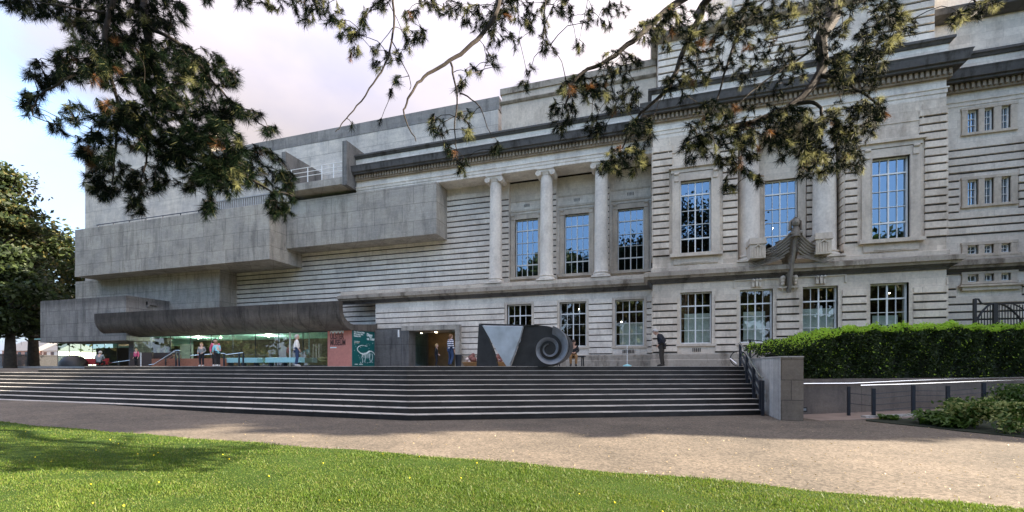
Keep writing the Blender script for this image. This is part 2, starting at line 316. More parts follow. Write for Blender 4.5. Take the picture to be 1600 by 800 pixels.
top(g.build('ground', 'path', smooth=True), None, None, kind='structure')
lw = MB(); nxs = [-60+i*.5 for i in range(241)]
rows = [-60., -30., -15., -5., 0., 3., 5.]
vv = []
for x in nxs:
    e = lawn_edge(x)+.06*math.sin(x*2.1)+.04*math.sin(x*5.3)
    vv += [(x, y, ground_z(x, y)+.035) for y in rows]+[(x, e-.35, ground_z(x, e)+.035), (x, e-.03, ground_z(x, e)+.03), (x, e, ground_z(x, e)-.02)]
k_ = len(rows)+3
lw.add(vv, [(i*k_+j, (i+1)*k_+j, (i+1)*k_+j+1, i*k_+j+1) for i in range(len(nxs)-1) for j in range(k_-1)])
top(lw.build('lawn', 'lawn', smooth=True), None, None, kind='structure')
# grass blades: densest where seen
def grass():
    n = 330000; u = rng.uniform(0, 1, n)
    px = rng.uniform(-60, 1660, n); d = 1/(rng.uniform(1/17., 1/4.6, n)); d = np.where(u < .25, rng.uniform(4.4, 14, n), d)
    a = (px-800)/F; x = (c_*a-s_)*d; y = (s_*a+c_)*d; el = np.array([lawn_edge(q) for q in x])
    ok = (y < el-.02+.06*np.sin(x*2.1)+rng.normal(0, .035, n)) & (y > -3); x, y, d = x[ok], y[ok], d[ok]; n = len(x)
    t = np.clip((-x-13)/11, 0, 1); z = .17*t*t*(3-2*t)+.03
    tuft = np.sin(x*1.7+np.sin(y*2.3)*2)*np.sin(y*2.9+x*.6); h = rng.uniform(.012, .034, n)*(1+.5*tuft); h *= np.where(rng.uniform(size=n) < .008, 2.4, 1)
    wd = (.0032+.0006*d)*rng.uniform(.7, 1.3, n); th = rng.uniform(0, 6.283, n); ln = rng.uniform(.1, .9, n)*h; t2 = rng.uniform(0, 6.283, n)
    b = np.stack([x, y, z], 1); s = np.stack([np.cos(th)*wd, np.sin(th)*wd, 0*wd], 1); tp = b+np.stack([np.cos(t2)*ln, np.sin(t2)*ln, h], 1)
    mi = rng.choice([0, 1, 2], n, p=[.55, .38, .07]); mi = np.where((tuft > .55) & (rng.uniform(size=n) < .6), 0, mi)
    o = npmesh('grass', np.stack([b-s, b+s, tp], 1).reshape(-1, 3), 3, ['grass_a', 'grass_b', 'grass_c'], mi); top(o, 'short green mown grass blades covering the lawn', 'grass', kind='stuff')
grass()
# dandelions and fallen leaves
M['yellow'] = plain('dandelion_yellow', (.75, .62, .03), .6); M['fallen'] = leafm('fallen_leaf', (.35, .26, .12), (.5, .40, .22), .1, 4)
fl = MB()
for px, py in [(40, 674), (172, 686), (185, 692), (150, 702), (55, 713), (80, 720), (215, 708), (247, 706), (240, 710), (348, 709), (358, 716), (142, 755), (248, 752), (145, 784), (193, 788), (598, 708), (655, 712), (745, 722), (720, 745), (530, 780), (960, 783), (1035, 797), (905, 770), (640, 745), (420, 742), (505, 722)]:
    x, y = G(px, py, .06); fl.lathe(x, y, [(.004, .02+ground_z(x, y)), (.011, .05+ground_z(x, y)), (.002, .056+ground_z(x, y))], 7)
top(fl.build('dandelions', 'yellow'), 'yellow dandelion heads scattered over the lawn', 'flowers', kind='stuff')
n = 900; px = rng.uniform(380, 1600, n); py = rng.uniform(655, 790, n); pts = []
for a_, b_ in zip(px, py):
    x, y = G(a_, b_); 
    if y > lawn_edge(x)+.1: pts.append((x, y, .012))
pts = np.array(pts); q = leafquads(pts, .017); q[:, 2] = np.clip(q[:, 2], .004, .02)
top(npmesh('fallen_leaves', q, 4, ['fallen']), 'small dry fallen leaves scattered over the pale path', 'leaves', kind='stuff')
# ------------------------------------------------------------------ terrace and steps
def lip(i):
    t = i/9.; h = (-9.0+2.1*t, 15.1-3.3*t); r = (3.86, 20.05-3.3*t); l = (-28-4.*i*(.75), h[1]); return [l, h, r]
t = MB(); la = [(p[0], p[1]+.015) for p in lip(0)]
poly = [la[0], la[1], la[2], (4.6, 20.3), (16, 22.6), (40, 24), (40, 40), (-60, 40), (-60, 23), (-30, 22), (-28.5, 17)]
t.prism(poly, 'z', -.3, TZ); top(t.build('terrace', 'terrace'), None, None, kind='structure')
st = thing('stone_steps', 'wide flight of dark granite steps with pale treads rising from the path to the terrace', 'steps', (-8, 12, 0))
rz = .1655; rb = MB(); tb = MB(); nb = MB()
for i in range(0, 10):
    zt = TZ-rz*i; zb = zt-rz; lp = lip(i); bk = lip(i-1) if i else None
    A = [(p[0], p[1]) for p in lp]
    rb.sweep(A, [(-.02, zb-.05 if i == 9 else zb-.02), (0.0, zb-.05 if i == 9 else zb-.02), (0., zt-.014), (-.02, zt-.014)])
    back = .5 if i else .55
    tb.sweep(A, [(-back, zt-.013), (.012, zt-.013), (.012, zt+.002), (-back, zt+.002)])
rb.build('risers', 'riser', st); tb.build('treads', 'tread', st, bevel=0)
fill = MB()
for i in range(1, 10):
    lp = lip(i); fill.sweep(lp, [(-1.2, -.2), (-.015, -.2), (-.015, TZ-rz*i-.014), (-1.2, TZ-rz*i-.014)])
fill.build('step_core', 'riser', st)
# ================================================================== STONE MUSEUM
mus = thing('stone_museum', 'grey-white stone museum wing with columns, channelled walls and tall sash windows', 'building', (2, 24, TZ-.1))
def cells(mb, x0, x1, z0, z1, y0, y1, ops):
    xs = sorted({x0, x1, *[min(max(o[i], x0), x1) for o in ops for i in (0, 1)]}); zs = sorted({z0, z1, *[min(max(o[i], z0), z1) for o in ops for i in (2, 3)]})
    for za, zb in zip(zs, zs[1:]):
        run = None
        for xa, xb in zip(xs, xs[1:]):
            cx_, cz = (xa+xb)/2, (za+zb)/2
            hole = any(o[0] < cx_ < o[1] and o[2] < cz < o[3] for o in ops)
            if hole:
                if run: mb.box(run[0], run[1], y0, y1, za, zb); run = None
            else: run = [run[0], xb] if run else [xa, xb]
        if run: mb.box(run[0], run[1], y0, y1, za, zb)
def courses(mb, x0, x1, z0, z1, y, ops, gap=.062, proud=.07, h=.335, wob=True):
    k0 = math.ceil((z0-1.66)/h-1e-6); z = 1.66+k0*h
    while z+h <= z1+.02:
        xs = [(x0, x1)]
        for o in ops:
            if o[2] < z+h-.06 and o[3] > z+.06:
                nx_ = []
                for a, b in xs:
                    if o[1] <= a or o[0] >= b: nx_.append((a, b)); continue
                    if o[0] > a: nx_.append((a, o[0]))
                    if o[1] < b: nx_.append((o[1], b))
                xs = nx_
        for a, b in xs:
            if b-a < .05: continue
            mb.add([(a+.002, y-.008, z-gap*.5), (b-.002, y-.008, z-gap*.5), (b-.002, y-.008, z+gap*.5), (a+.002, y-.008, z+gap*.5)], [(0, 1, 2, 3)], 1)  # dark strip along the channel
            # split into two or three runs whose upper edge is worn by a few millimetres
            cuts = [a]; 
            while cuts[-1] < b-2.2 and wob: cuts.append(cuts[-1]+random.uniform(1., 2.))
            cuts.append(b)
            for p, q_ in zip(cuts, cuts[1:]):
                zz0 = z+gap*.5+(random.choice([0, 0, 0, .008]) if wob else 0); zz1 = z+h-gap*.5-(random.choice([0, 0, .01, 0]) if wob else 0); c2 = .012
                e0 = c2 if p == a else 0; e1 = c2 if q_ == b else 0
                mb.add([(p, y+.01, zz0), (q_, y+.01, zz0), (q_, y+.01, zz1), (p, y+.01, zz1), (p+e0, y-proud, zz0+c2), (q_-e1, y-proud, zz0+c2), (q_-e1, y-proud, zz1-c2), (p+e0, y-proud, zz1-c2)],
                       [(4, 5, 6, 7), (0, 1, 5, 4), (1, 2, 6, 5), (2, 3, 7, 6), (3, 0, 4, 7)])
        z += h
def window(parent, x0, x1, z0, z1, y, cols=4, rows=4, trans=(1,), pane='pane_low', label=None, blind=0., curtain=None):
    w_ = MB(); fr = .055
    w_.box(x0, x1, y-.03, y+.06, z0, z0+fr); w_.box(x0, x1, y-.03, y+.06, z1-fr, z1); w_.box(x0, x0+fr, y-.03, y+.06, z0+fr, z1-fr); w_.box(x1-fr, x1, y-.03, y+.06, z0+fr, z1-fr)
    o = w_.build('window', 'white', parent); WL[o.name] = WL.get(parent.name, Vector()) 
    if label: o['label'] = label
    b = MB(); W_ = x1-x0-2*fr; H = z1-z0-2*fr
    for i in range(1, cols):
        t_ = .055 if (cols == 4 and i == 2) else .02; xx = x0+fr+W_*i/cols; b.box(xx-t_/2, xx+t_/2, y-.012, y+.03, z0+fr, z1-fr)
    for j in range(1, rows):
        t_ = .06 if j in trans else .02; z_ = z1-fr-H*j/rows
        if rows == 5 and j == 1: z_ += H*.02
        b.box(x0+fr, x1-fr, y-.022, y+.02, z_-t_/2, z_+t_/2)
    b.build('glazing_bars', 'white', o)
    p = MB(); p.add([(x0+fr, y+.034, z0+fr), (x1-fr, y+.034, z0+fr), (x1-fr, y+.034, z1-fr), (x0+fr, y+.034, z1-fr)], [(0, 1, 2, 3)]); p.build('pane', pane, o)
    if blind:
        q_ = MB(); q_.box(x0+fr+random.choice([0, .12])*W_, x1-fr-random.choice([0, .0, .15])*W_, y+.12, y+.135, z0+fr, z0+fr+H*blind); q_.build('blind', 'blind', o)
    if curtain:
        q_ = MB(); nn = 14; xa, xb = x0+fr+W_*curtain[0], x0+fr+W_*curtain[1]
        pl = [(xa+(xb-xa)*i/nn, y+.3+.04*math.sin(i*2.2)) for i in range(nn+1)]
        q_.add([(x, yy, z0) for x, yy in pl]+[(x, yy, z1) for x, yy in pl], [(i, i+1, i+nn+2, i+nn+1) for i in range(nn)]); q_.build('curtain', 'curtain', o)
    return o
ZB0, ZB1 = 5.72, 6.42
# ---- ground floor of the centre (plane W0)
gw = [(-7.67, -6.21), (-4.60, -3.14), (-1.60, -.13)]; GZ = (2.74, 5.2)
dX0, dX1 = X(640, W0), X(713, W0)
ops0 = [(a, b, *GZ) for a, b in gw]+[(dX0, dX1, 0, 3.86)]
wl = MB(); cr0 = wl; cells(wl, -16.45, XL, TZ-.2, 12.0 if False else 5.8, W0+.02, W0+.5, ops0); 
courses(cr0, -16.42, XL-.02, 1.66+.335*2, 5.6, W0+.02, [(a-.14, b+.14, GZ[0]-.3, GZ[1]+.12) for a, b in gw]+[(-16.4, X(718, W0), 0, 4.0)], gap=.04, proud=.05)
pl = MB(); pl.sweep([(X(722, W0), W0), (XL, W0), (XL, P), (XR, P), (XR, W0), (40, W0)], [(-.1, 1.5), (.10, 1.5), (.10, 1.95), (.06, 2.0), (.06, 2.22), (.0, 2.28), (-.1, 2.28)])
pl.build('plinth', 'weathered', mus)
wn = []
for i, (a, b) in enumerate(gw):
    sr = MB(); y = W0+.02
    for q_ in ((a-.13, a, GZ[0], GZ[1]+.12), (b, b+.13, GZ[0], GZ[1]+.12), (a, b, GZ[1], GZ[1]+.12)): sr.box(q_[0], q_[1], y-.012, y+.3, q_[2], q_[3])
    sr.box(a-.2, b+.2, y-.07, y+.25, GZ[0]-.11, GZ[0]-.001); sr.build('window_surround', 'stone_smooth', mus)
    window(mus, a, b, *GZ, y+.2, pane='pane_low', blind=.5 if i == 2 else 0)
# ---- upper wall, recessed behind the columns
colX = [X(774.5, 24.2), X(854, 24.2), X(939.5, 24.2)]
uw = [(-7.62, -6.19), (-4.60, -3.16), (-1.56, -.14)]; UZ = (7.06, 10.55)
piers = [(-8.72, -7.98+.05), (-5.75, -5.02), (-2.72, -1.99)]
cells(wl, -29.3, -8.72, 3.84, 12.78, W1, W1+.4, []); courses(cr0, -29.3, -8.74, 3.9, 12.6, W1, [(-16.9, -8, 0, 6.45)], proud=.06)
for a, b in piers:
    wl.box(a, b, W1, WB+.02, 6.3, 12.78); courses(cr0, a+.01, b-.01, 6.4, 12.2, W1, [], wob=False, proud=.04)
cells(wl, -8.72, XL, 6.3, 12.78, WB, WB+.4, [(a, b, *UZ) for a, b in uw])
wl.build('wall', 'stone_white', mus)
def surround(a, b, z0, z1, y, wd=.27, hood=True):
    sr = MB()
    for q_ in ((a-wd, a, z0, z1+wd), (b, b+wd, z0, z1+wd), (a, b, z1, z1+wd)): sr.box(q_[0], q_[1], y-.09, y+.12, q_[2], q_[3])
    sr.box(a-wd-.12, b+wd+.12, y-.2, y+.1, z0-.16, z0-.002); sr.box(a-.03, a-.001, y-.11, y+.1, z0, z1); 
    for xx in (a-wd*.5, b+wd*.5):
        sr.box(xx-.1, xx+.1, y-.14, y-.08, z1-.02, z1+wd+.03); sr.tube([(xx-.1, y-.15, z1+wd-.04), (xx+.1, y-.15, z1+wd-.04)], .06, 10)
    if hood: sr.box(a-wd-.06, b+wd+.06, y-.12, y+.1, z1+wd+.03, z1+wd+.22); sr.box(a-wd-.16, b+wd+.16, y-.22, y+.1, z1+wd+.22, z1+wd+.34)
    sr.build('window_surround', 'stone_smooth', mus)
for a, b in uw:
    surround(a, b, *UZ, WB, .26, False); window(mus, a, b, *UZ, WB+.14, rows=5, trans=(1, 4), pane='pane_up')
    bd = MB(); xl = a-.8; bd.box(a-.35, b+.35, WB-.05, WB+.01, 11.02, 11.13); bd.box(a-.35, b+.35, WB-.03, WB+.01, 11.62, 11.68); bd.box(a-.35, b+.35, WB-.035, WB+.01, 10.86, 10.9); bd.build('string_moulding', 'stone_smooth', mus)
    v_ = MB(); xm = (a+b)/2
    for i in range(5): v_.box(xm-.17+i*.075, xm-.14+i*.075, WB-.012, WB+.02, 11.28, 11.46)
    v_.build('air_vent', 'black', mus)
# ---- podium, entablature: swept round the whole front
path = [(X(527, W0-.4), W0), (XL, W0), (XL, P), (XR, P), (XR, W0), (40, W0)]
b = MB(); b.sweep(path, [(-.1, 5.86), (.30, 5.86), (.34, 5.95), (.42, 5.97), (.42, 6.16), (.34, 6.2), (-.1, 6.26)]); b.build('string_course', 'weathered', mus)
b = MB(); b.sweep(path, [(-.1, 5.66), (.05, 5.66), (.10, 5.74), (.24, 5.82), (.24, 5.858), (-.1, 5.858)]); b.build('soot_line', 'soot', mus)
b = MB(); b.sweep(path, [(-1.6, 6.262), (.08, 6.262), (.08, 6.44), (.02, 6.47), (-1.6, 6.47)]); b.build('blocking_course', 'stone_smooth', mus)
epath = [(-17.86, W0), (XL, W0), (XL, P), (XR, P), (XR, W0), (40, W0)]
b = MB(); b.sweep(epath, [(-1.3, 12.78), (.0, 12.78), (.0, 12.94), (.03, 12.95), (.03, 13.1), (.07, 13.12), (.07, 13.18), (.0, 13.2), (.0, 13.52), (-1.3, 13.52)]); b.build('architrave', 'stone_white', mus)
b = MB(); b.sweep(epath, [(-1.3, 13.522), (.14, 13.522), (.14, 13.84), (-1.3, 13.84)]); b.build('dentil_bed', 'dentil', mus)
b = MB()
def dent(x0, x1, y):
    x = x0
    while x < x1: b.box(x, x+.10, y-.24, y-.135, 13.60, 13.83); x += .19
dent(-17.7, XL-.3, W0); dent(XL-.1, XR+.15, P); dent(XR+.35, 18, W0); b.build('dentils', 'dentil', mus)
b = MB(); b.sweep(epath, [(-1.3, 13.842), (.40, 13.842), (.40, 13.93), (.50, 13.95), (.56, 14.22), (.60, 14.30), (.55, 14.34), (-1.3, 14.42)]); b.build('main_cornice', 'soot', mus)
b = MB(); b.sweep(epath, [(-1.3, 14.422), (.05, 14.422), (.05, 14.93), (-1.3, 14.93)]); b.build('parapet_course', 'stone_white', mus)
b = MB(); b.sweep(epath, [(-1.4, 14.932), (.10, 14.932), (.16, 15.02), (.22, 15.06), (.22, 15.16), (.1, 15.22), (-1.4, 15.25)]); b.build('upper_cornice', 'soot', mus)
# ---- columns
def column(cx_, cy, z0, z1, r=.38):
    m = MB(); hb = .32
    m.box(cx_-r*1.33, cx_+r*1.33, cy-r*1.33, cy+r*1.33, z0, z0+.09)
    pr = [(r*1.28, z0+.09), (r*1.33, z0+.13), (r*1.28, z0+.18), (r*1.13, z0+.2), (r*1.1, z0+.25), (r*1.2, z0+.27), (r*1.22, z0+.31), (r*1.05, z0+.35), (r, z0+.42)]
    H = z1-z0-.42-.38
    for i in range(1, 9): t_ = i/8; pr.append((r*(1-.13*t_**1.8), z0+.42+H*t_))
    rt = r*.87; zt = z0+.42+H; pr += [(rt*1.1, zt+.02), (rt*1.1, zt+.05), (rt*1.02, zt+.06), (rt*1.3, zt+.2)]
    m.lathe(cx_, cy, pr, 32); o = m.build('column', 'column', mus, smooth=True); WL[o.name] = WL[mus.name]
    k2 = MB(); k2.box(cx_-rt*1.28, cx_+rt*1.28, cy-rt*1.15, cy+rt*1.15, zt+.17, zt+.30); k2.box(cx_-rt*1.42, cx_+rt*1.42, cy-rt*1.35, cy+rt*1.35, zt+.302, zt+.38)
    for sx in (-1, 1):
        xx = cx_+sx*rt*1.22; k2.tube([(xx, cy-rt*1.22, zt+.12), (xx, cy+rt*1.22, zt+.12)], .155, 20)
        sp_ = [(xx+sx*math.cos(a_)*(.13-.0145*a_), cy-rt*1.23, zt+.12+math.sin(a_)*(.13-.0145*a_)) for a_ in [i*.45 for i in range(19)]]
        k2.tube(sp_, .018, 5); k2.sphere((xx, cy-rt*1.23, zt+.12), .035)
    k2.build('capital', 'column', o, smooth=True); return o
for cx_ in colX: column(cx_, 24.22, 6.47, 12.78)
# ---- centre attic
b = MB(); b.box(-8.02, XL+.2, W0+.06, W0+4, 15.2, 16.76); b.box(-8.02, XL+.2, W0+.1, W0+4, 16.9, 17.36); b.build('attic', 'stone_smooth', mus)
b = MB(); b.sweep([(-8.1, W0+4), (-8.02, W0+.06), (XL+.2, W0+.06)], [(-.3, 16.765), (.06, 16.765), (.14, 16.86), (.14, 16.895), (-.3, 16.895)]); b.sweep([(-8.1, W0+4), (-8.02, W0+.1), (XL+.2, W0+.1)], [(-.5, 17.362), (.08, 17.362), (.08, 17.70), (-.5, 17.75)]); b.build('attic_coping', 'weathered', mus)
# ---- pavilion
pw = [(1.56, 2.95), (4.15, 5.5), (6.68, 8.02), (9.20, 10.56)]
pv = MB(); pc = pv
rx0, rx1, RY = 4.07, 8.25, 23.42
cells(pv, XL, XR, TZ-.2, 5.9, P, P+.5, [(a, b_, *GZ) for a, b_ in pw])
cells(pv, XL, XR, 6.3, 12.778, P, P+.5, [(1.56, 2.92, *UZ), (9.23, 10.57, *UZ), (rx0, rx1, 6.0, 12.62)])
rwx = (X(1194, RY), X(1246, RY)); rwz = (Z(1220, 391, RY), Z(1220, 281, RY))
cells(pv, rx0-.3, rx1+.3, 6.3, 12.7, RY, RY+.4, [(rwx[0], rwx[1], rwz[0], rwz[1])])
pv.box(rx0-.3, rx0-.002, P+.5, RY, 6.3, 12.7); pv.box(rx1+.002, rx1+.3, P+.5, RY, 6.3, 12.7)
pv.box(XL, XL+.4, P+.5, W0+1.6, 1.5, 15); pv.box(XR-.4, XR, P+.5, W0+1, 1.5, 15)
low = [(a-.14, b_+.14, GZ[0]-.25, GZ[1]+.12) for a, b_ in pw]
courses(pc, XL+.01, XR-.01, 1.66+.335*2, 5.25, P, low)
up = [(1.56-.5, 2.92+.5, 6.5, 11.3), (9.23-.5, 10.57+.5, 6.5, 11.3), (rx0-.02, rx1+.02, 6, 12.7), (1.2, 3.3, 11.3, 12.7), (8.9, 10.9, 11.3, 12.7)]
courses(pc, XL+.01, XR-.01, 6.9, 12.65, P, up)
courses(pc, rx0+.01, rwx[0]-.35, 6.6, 12.4, RY, [], wob=False); courses(pc, rwx[1]+.35, rx1-.01, 6.6, 12.4, RY, [], wob=False)
z = 1.66+.335*15
while z < 12.3:   # channelled reveal of the recess (faces left)
    pc.box(rx1-.045, rx1+.01, P+.02, RY-.06, z+.025, z+.31); z += .335
for z_ in [1.66+.335*i for i in range(2, 11)]+[1.66+.335*i for i in range(16, 32)]:
    pc.box(XL-.045, XL+.01, P-.04, W0-.03, z_+.025, z_+.31); pc.box(XR-.01, XR+.045, P-.04, W0-.05, z_+.025, z_+.31)
pv.build('pavilion_wall', 'stone', mus)
for i, (a, b_) in enumerate(pw):
    sr = MB(); y = P
    for q_ in ((a-.13, a, GZ[0], GZ[1]+.1), (b_, b_+.13, GZ[0], GZ[1]+.1), (a, b_, GZ[1], GZ[1]+.1)): sr.box(q_[0], q_[1], y+.02, y+.3, q_[2], q_[3])
    sr.box(a-.2, b_+.2, y-.08, y+.25, GZ[0]-.12, GZ[0]-.001)
    xm = (a+b_)/2
    sr.build('window_surround', 'stone_smooth', mus)
    window(mus, a, b_, *GZ, y+.2, blind=[.6, .6, .62, .45][i], curtain=[(.0, .5), (.75, 1), (0, .45), None][i])
    if i in (1, 2):
        kk = MB(); 
        for dx in (-.14, 0, .14): kk.prism([(xm+dx-.045, 5.30), (xm+dx+.045, 5.30), (xm+dx+.06, 5.62), (xm+dx-.06, 5.62)], 'y', P-.16 if dx == 0 else P-.12, P-.01); kk.sphere((xm+dx, P-.14, 5.6), .06)
        kk.box(a-.25, b_+.3, P-.055, P-.002, 5.62, 5.66); kk.box(a-.28, a-.2, P-.05, P-.002, 5.3, 5.618); kk.box(b_+.25, b_+.33, P-.05, P-.002, 5.3, 5.618); kk.build('keystone', 'stone_smooth', mus)
for a, b_ in ((1.56, 2.92), (9.23, 10.57)):
    surround(a, b_, *UZ, P, .36); window(mus, a, b_, *UZ, P+.14, rows=5, trans=(1, 4), pane='pane_up')
    ap = MB(); ap.box(a-.3, b_+.3, P-.05, P, 6.55, 6.86); ap.box(a+.1, b_-.1, P-.075, P-.05, 6.6, 6.66); ap.build('window_apron', 'stone_smooth', mus)
surround(rwx[0], rwx[1], *rwz, RY, .3, False); window(mus, rwx[0], rwx[1], *rwz, RY+.12, rows=5, trans=(1, 4), pane='pane_up')
for px_ in (1170, 1288): column(X(px_, 22.92), 22.92, 6.47, 12.7, .46)
# string panels
ba = MB()
for (a, b_) in ((1.0, 3.5), (8.75, 11.05)):
    ba.box(a, b_, P-.03, P+.01, 11.95, 12.0); ba.box(a, a+.05, P-.03, P+.01, 12.0, 12.6); ba.box(b_-.05, b_, P-.03, P+.01, 12.0, 12.6)
ba.build('panel_moulding', 'stone_smooth', mus)
# pavilion attic; upper block raised out of view to shade the fins
at = MB(); at.box(XL+.25, XR-.25, P+.3, P+9, 15.2, 17.6); at.box(3.9, XR-.3, P+.5, P+9, 17.6, 30)
ac = at; courses(ac, XL+.26, XL+3.0, 15.3, 17.4, P+.3, []); courses(ac, 9.2, XR-.26, 15.3, 17.4, P+.3, []); courses(ac, 4., XR-.3, 18.0, 22.4, P+.5, [(5.2, 10, 18, 22)]); courses(ac, 5.3, 7.0, 15.3, 17.4, P+.3, []); ac.build('attic', 'stone_white', mus)
ac = MB(); ac.sweep([(XL+.25, P+9), (XL+.25, P+.3), (XR-.25, P+.3), (XR-.25, P+9)], [(-.3, 17.6), (.1, 17.6), (.3, 17.72), (.35, 17.95), (.2, 18.05), (-.3, 18.1)]); ac.sweep([(3.9, P+9), (3.9, P+.5), (XR-.3, P+.5)], [(-.3, 30.), (.3, 30.), (.35, 30.4), (-.3, 30.45)]); ac.build('attic_cornice', 'weathered', mus)
# ---- right wing
wing = MB(); wc = wing
wx = [(13.27, 13.64), (13.84, 14.16), (14.40, 14.72)]; wz = [(11.74, 12.6), (8.61, 9.71), (6.55, 7.0) if False else (6.49, 6.88), (5.30, 5.62)]
wz[0] = (11.74, 12.72)
ops = [(a, b_, z0, z1) for a, b_ in wx for z0, z1 in wz]
cells(wing, XR+.002, 40, TZ-.3, 12.778, W0, W0+.5, ops); 
mar = [(13.0, 14.95, z0-.14, z1+.3) for z0, z1 in wz]
courses(wc, XR+.06, 30, 2.3, 5.5, W0, mar+[(12.9, 15.1, 4.9, 5.7)]); courses(wc, XR+.06, 30, 6.9, 12.6, W0, [(13.0, 14.98, z0-.1, z1+.25) for z0, z1 in wz[:2]]+[(12.2, 15.3, 6.3, 7.1), (11, 16, 11.6, 12.7)])
wing.build('side_wing_wall', 'stone_white', mus)
for z0, z1 in wz:
    fr_ = MB()
    for q_ in ((13.08, 13.27), (13.64, 13.84), (14.16, 14.40), (14.72, 14.92)): fr_.box(q_[0], q_[1], W0-.075, W0+.2, z0, z1)
    fr_.box(13.05, 14.95, W0-.09, W0+.2, z1+.002, z1+.12); fr_.box(13.05, 14.95, W0-.10, W0+.2, z0-.1, z0-.002); fr_.build('window_surround', 'stone_smooth', mus)
    for a, b_ in wx: window(mus, a+.001, b_-.001, z0, z1, W0+.10, cols=2, rows=3 if z1-z0 > .8 else (2 if z1-z0 > .35 else 1), trans=(), pane='pane_up')
sl_ = MB(); sl_.box(12.95, 15.1, W0-.22, W0, 5.08, 5.16); sl_.box(13.05, 15.0, W0-.14, W0, 4.92, 5.08); sl_.build('window_sill', 'stone_smooth', mus)
at = MB(); at.box(XR, 40, W0+.1, W0+6, 15.2, 16.7); at.box(XR, 40, W0+.6, W0+6, 17.3, 19.4); at.build('attic', 'stone_white', mus)
ac = MB(); ac.sweep([(XR, W0+.1), (40, W0+.1)], [(-.8, 16.7), (.2, 16.7), (.5, 16.85), (.55, 17.1), (.1, 17.2), (-.8, 17.25)]); ac.build('attic_cornice', 'soot', mus)
# body behind: closes the rooms
bd = MB(); bd.box(-29, 40, 28.2, 36, 0, 15.1); bd.build('building_body', 'stone_smooth', mus)
bd = MB(); bd.box(-8.6, 40, 27.2, 27.3, 1.6, 14); bd.box(-8.6, 40, 25.9, 27.2, 5.9, 6.1); bd.box(-8.6, 40, 24.4, 25.3, 5.75, 6.2); bd.box(XL-.05, XL+.0, W0+.5, 27.3, 1.6, 14); bd.build('interior_lining', 'room', mus)
# ceiling lights glimpsed in the rooms
lt = MB()
for px_, py_ in ((1033, 376), (1052, 373), (905, 483), (971, 503), (998, 505), (1207, 357), (1180, 480), (1390, 458)):
    yy = 25.9; lt.sphere((X(px_, yy), yy, Z(px_, py_, yy)), .03, 8, 6)
lt.build('room_lamp', 'lamp', mus)
# vents in plinth zone
for px_ in (978, 985, 1092, 1086) [:2]+(1088,):
    v_ = MB(); yy = (W0 if px_ < 1018 else P); xx = X(px_, yy)
    for i in range(5): v_.box(xx-.17+i*.08, xx-.135+i*.08, yy-.024, yy+.03, 2.1+.25, 2.1+.42)
    v_.build('air_vent', 'black', mus)
# ---- carved ship's prow over the pavilion
pwx = X(1237, 21.9)
pr = thing('carved_ship_prow', 'dark weathered carving of a ship prow with hooded figurehead above the pavilion windows', 'sculpture', (pwx, P-.1, 5.0))
h = MB(); secs = [(4.98, .05, .30), (5.3, .10, .42), (5.8, .17, .55), (6.3, .26, .74), (6.8, .38, .95), (7.15, .47, 1.12), (7.3, .50, 1.18)]
for (z0, w0_, o0), (z1, w1_, o1) in zip(secs, secs[1:]):
    nn = max(2, int((z1-z0)/.11))
    for i in range(nn):
        ta, tb_ = i/nn, (i+1)/nn
        za, zb_ = z0+(z1-z0)*ta, z0+(z1-z0)*tb_-.012; wa, wb2 = w0_+(w1_-w0_)*ta, w0_+(w1_-w0_)*tb_; oa, ob = o0+(o1-o0)*ta, o0+(o1-o0)*tb_
        V = [(pwx-wa, P, za), (pwx, P-oa+.12, za), (pwx+wa, P, za), (pwx-wb2-.035, P, zb_), (pwx, P-ob+.09, zb_), (pwx+wb2+.035, P, zb_)]
        h.add(V, [(0, 1, 4, 3), (1, 2, 5, 4), (0, 2, 1), (3, 4, 5), (0, 3, 5, 2)])
h.beam((pwx, P-.22, 4.95), (pwx, P-1.15, 7.35), .09, .1); h.build('hull', 'carved', pr)
h = MB(); h.tube([(pwx, P-1.05, 7.2), (pwx, P-1.05, 7.45), (pwx, P-1.05, 7.62)], [.2, .17, .12], 12); h.sphere((pwx, P-1.08, 7.78), .17, 14, 10, (.85, .95, 1.15))
h.sphere((pwx, P-1.25, 7.76), .03, 8, 6); h.box(pwx-.24, pwx+.24, P-1.2, P-.9, 7.3, 7.38)
h.build('figurehead', 'carved', pr, smooth=True)
h = MB(); h.tube([(pwx-.2, P-1.0, 7.5), (pwx-.18, P-1.0, 7.85), (pwx, P-1.0, 8.02), (pwx+.18, P-1.0, 7.85), (pwx+.2, P-1.0, 7.5)], .07, 8); h.build('hood', 'carved', pr, smooth=True)
h = MB()
for sx in (-1, 1):
    for j in range(6):
        pts = []
        for i in range(9):
            t_ = i/8; xx = pwx+sx*(.16+t_*1.3); zz_ = 7.38-.14*j-(.75-.05*j)*math.sin(t_*math.pi*.62)*(.9) + .25*t_*t_; pts.append((xx, P-1.0+t_*.75+j*.05, zz_))
        h.tube(pts, .045, 6)
    for j in range(5):
        pts = [(pwx+sx*(.3+t_*1.35), P-.5+.15*t_-.03*j, 6.75-.07*j-.42*t_**.8) for t_ in [i/6 for i in range(7)]]; h.tube(pts, [.032-.003*i for i in range(7)], 6)
h.build('swags', 'carved', pr, smooth=True)
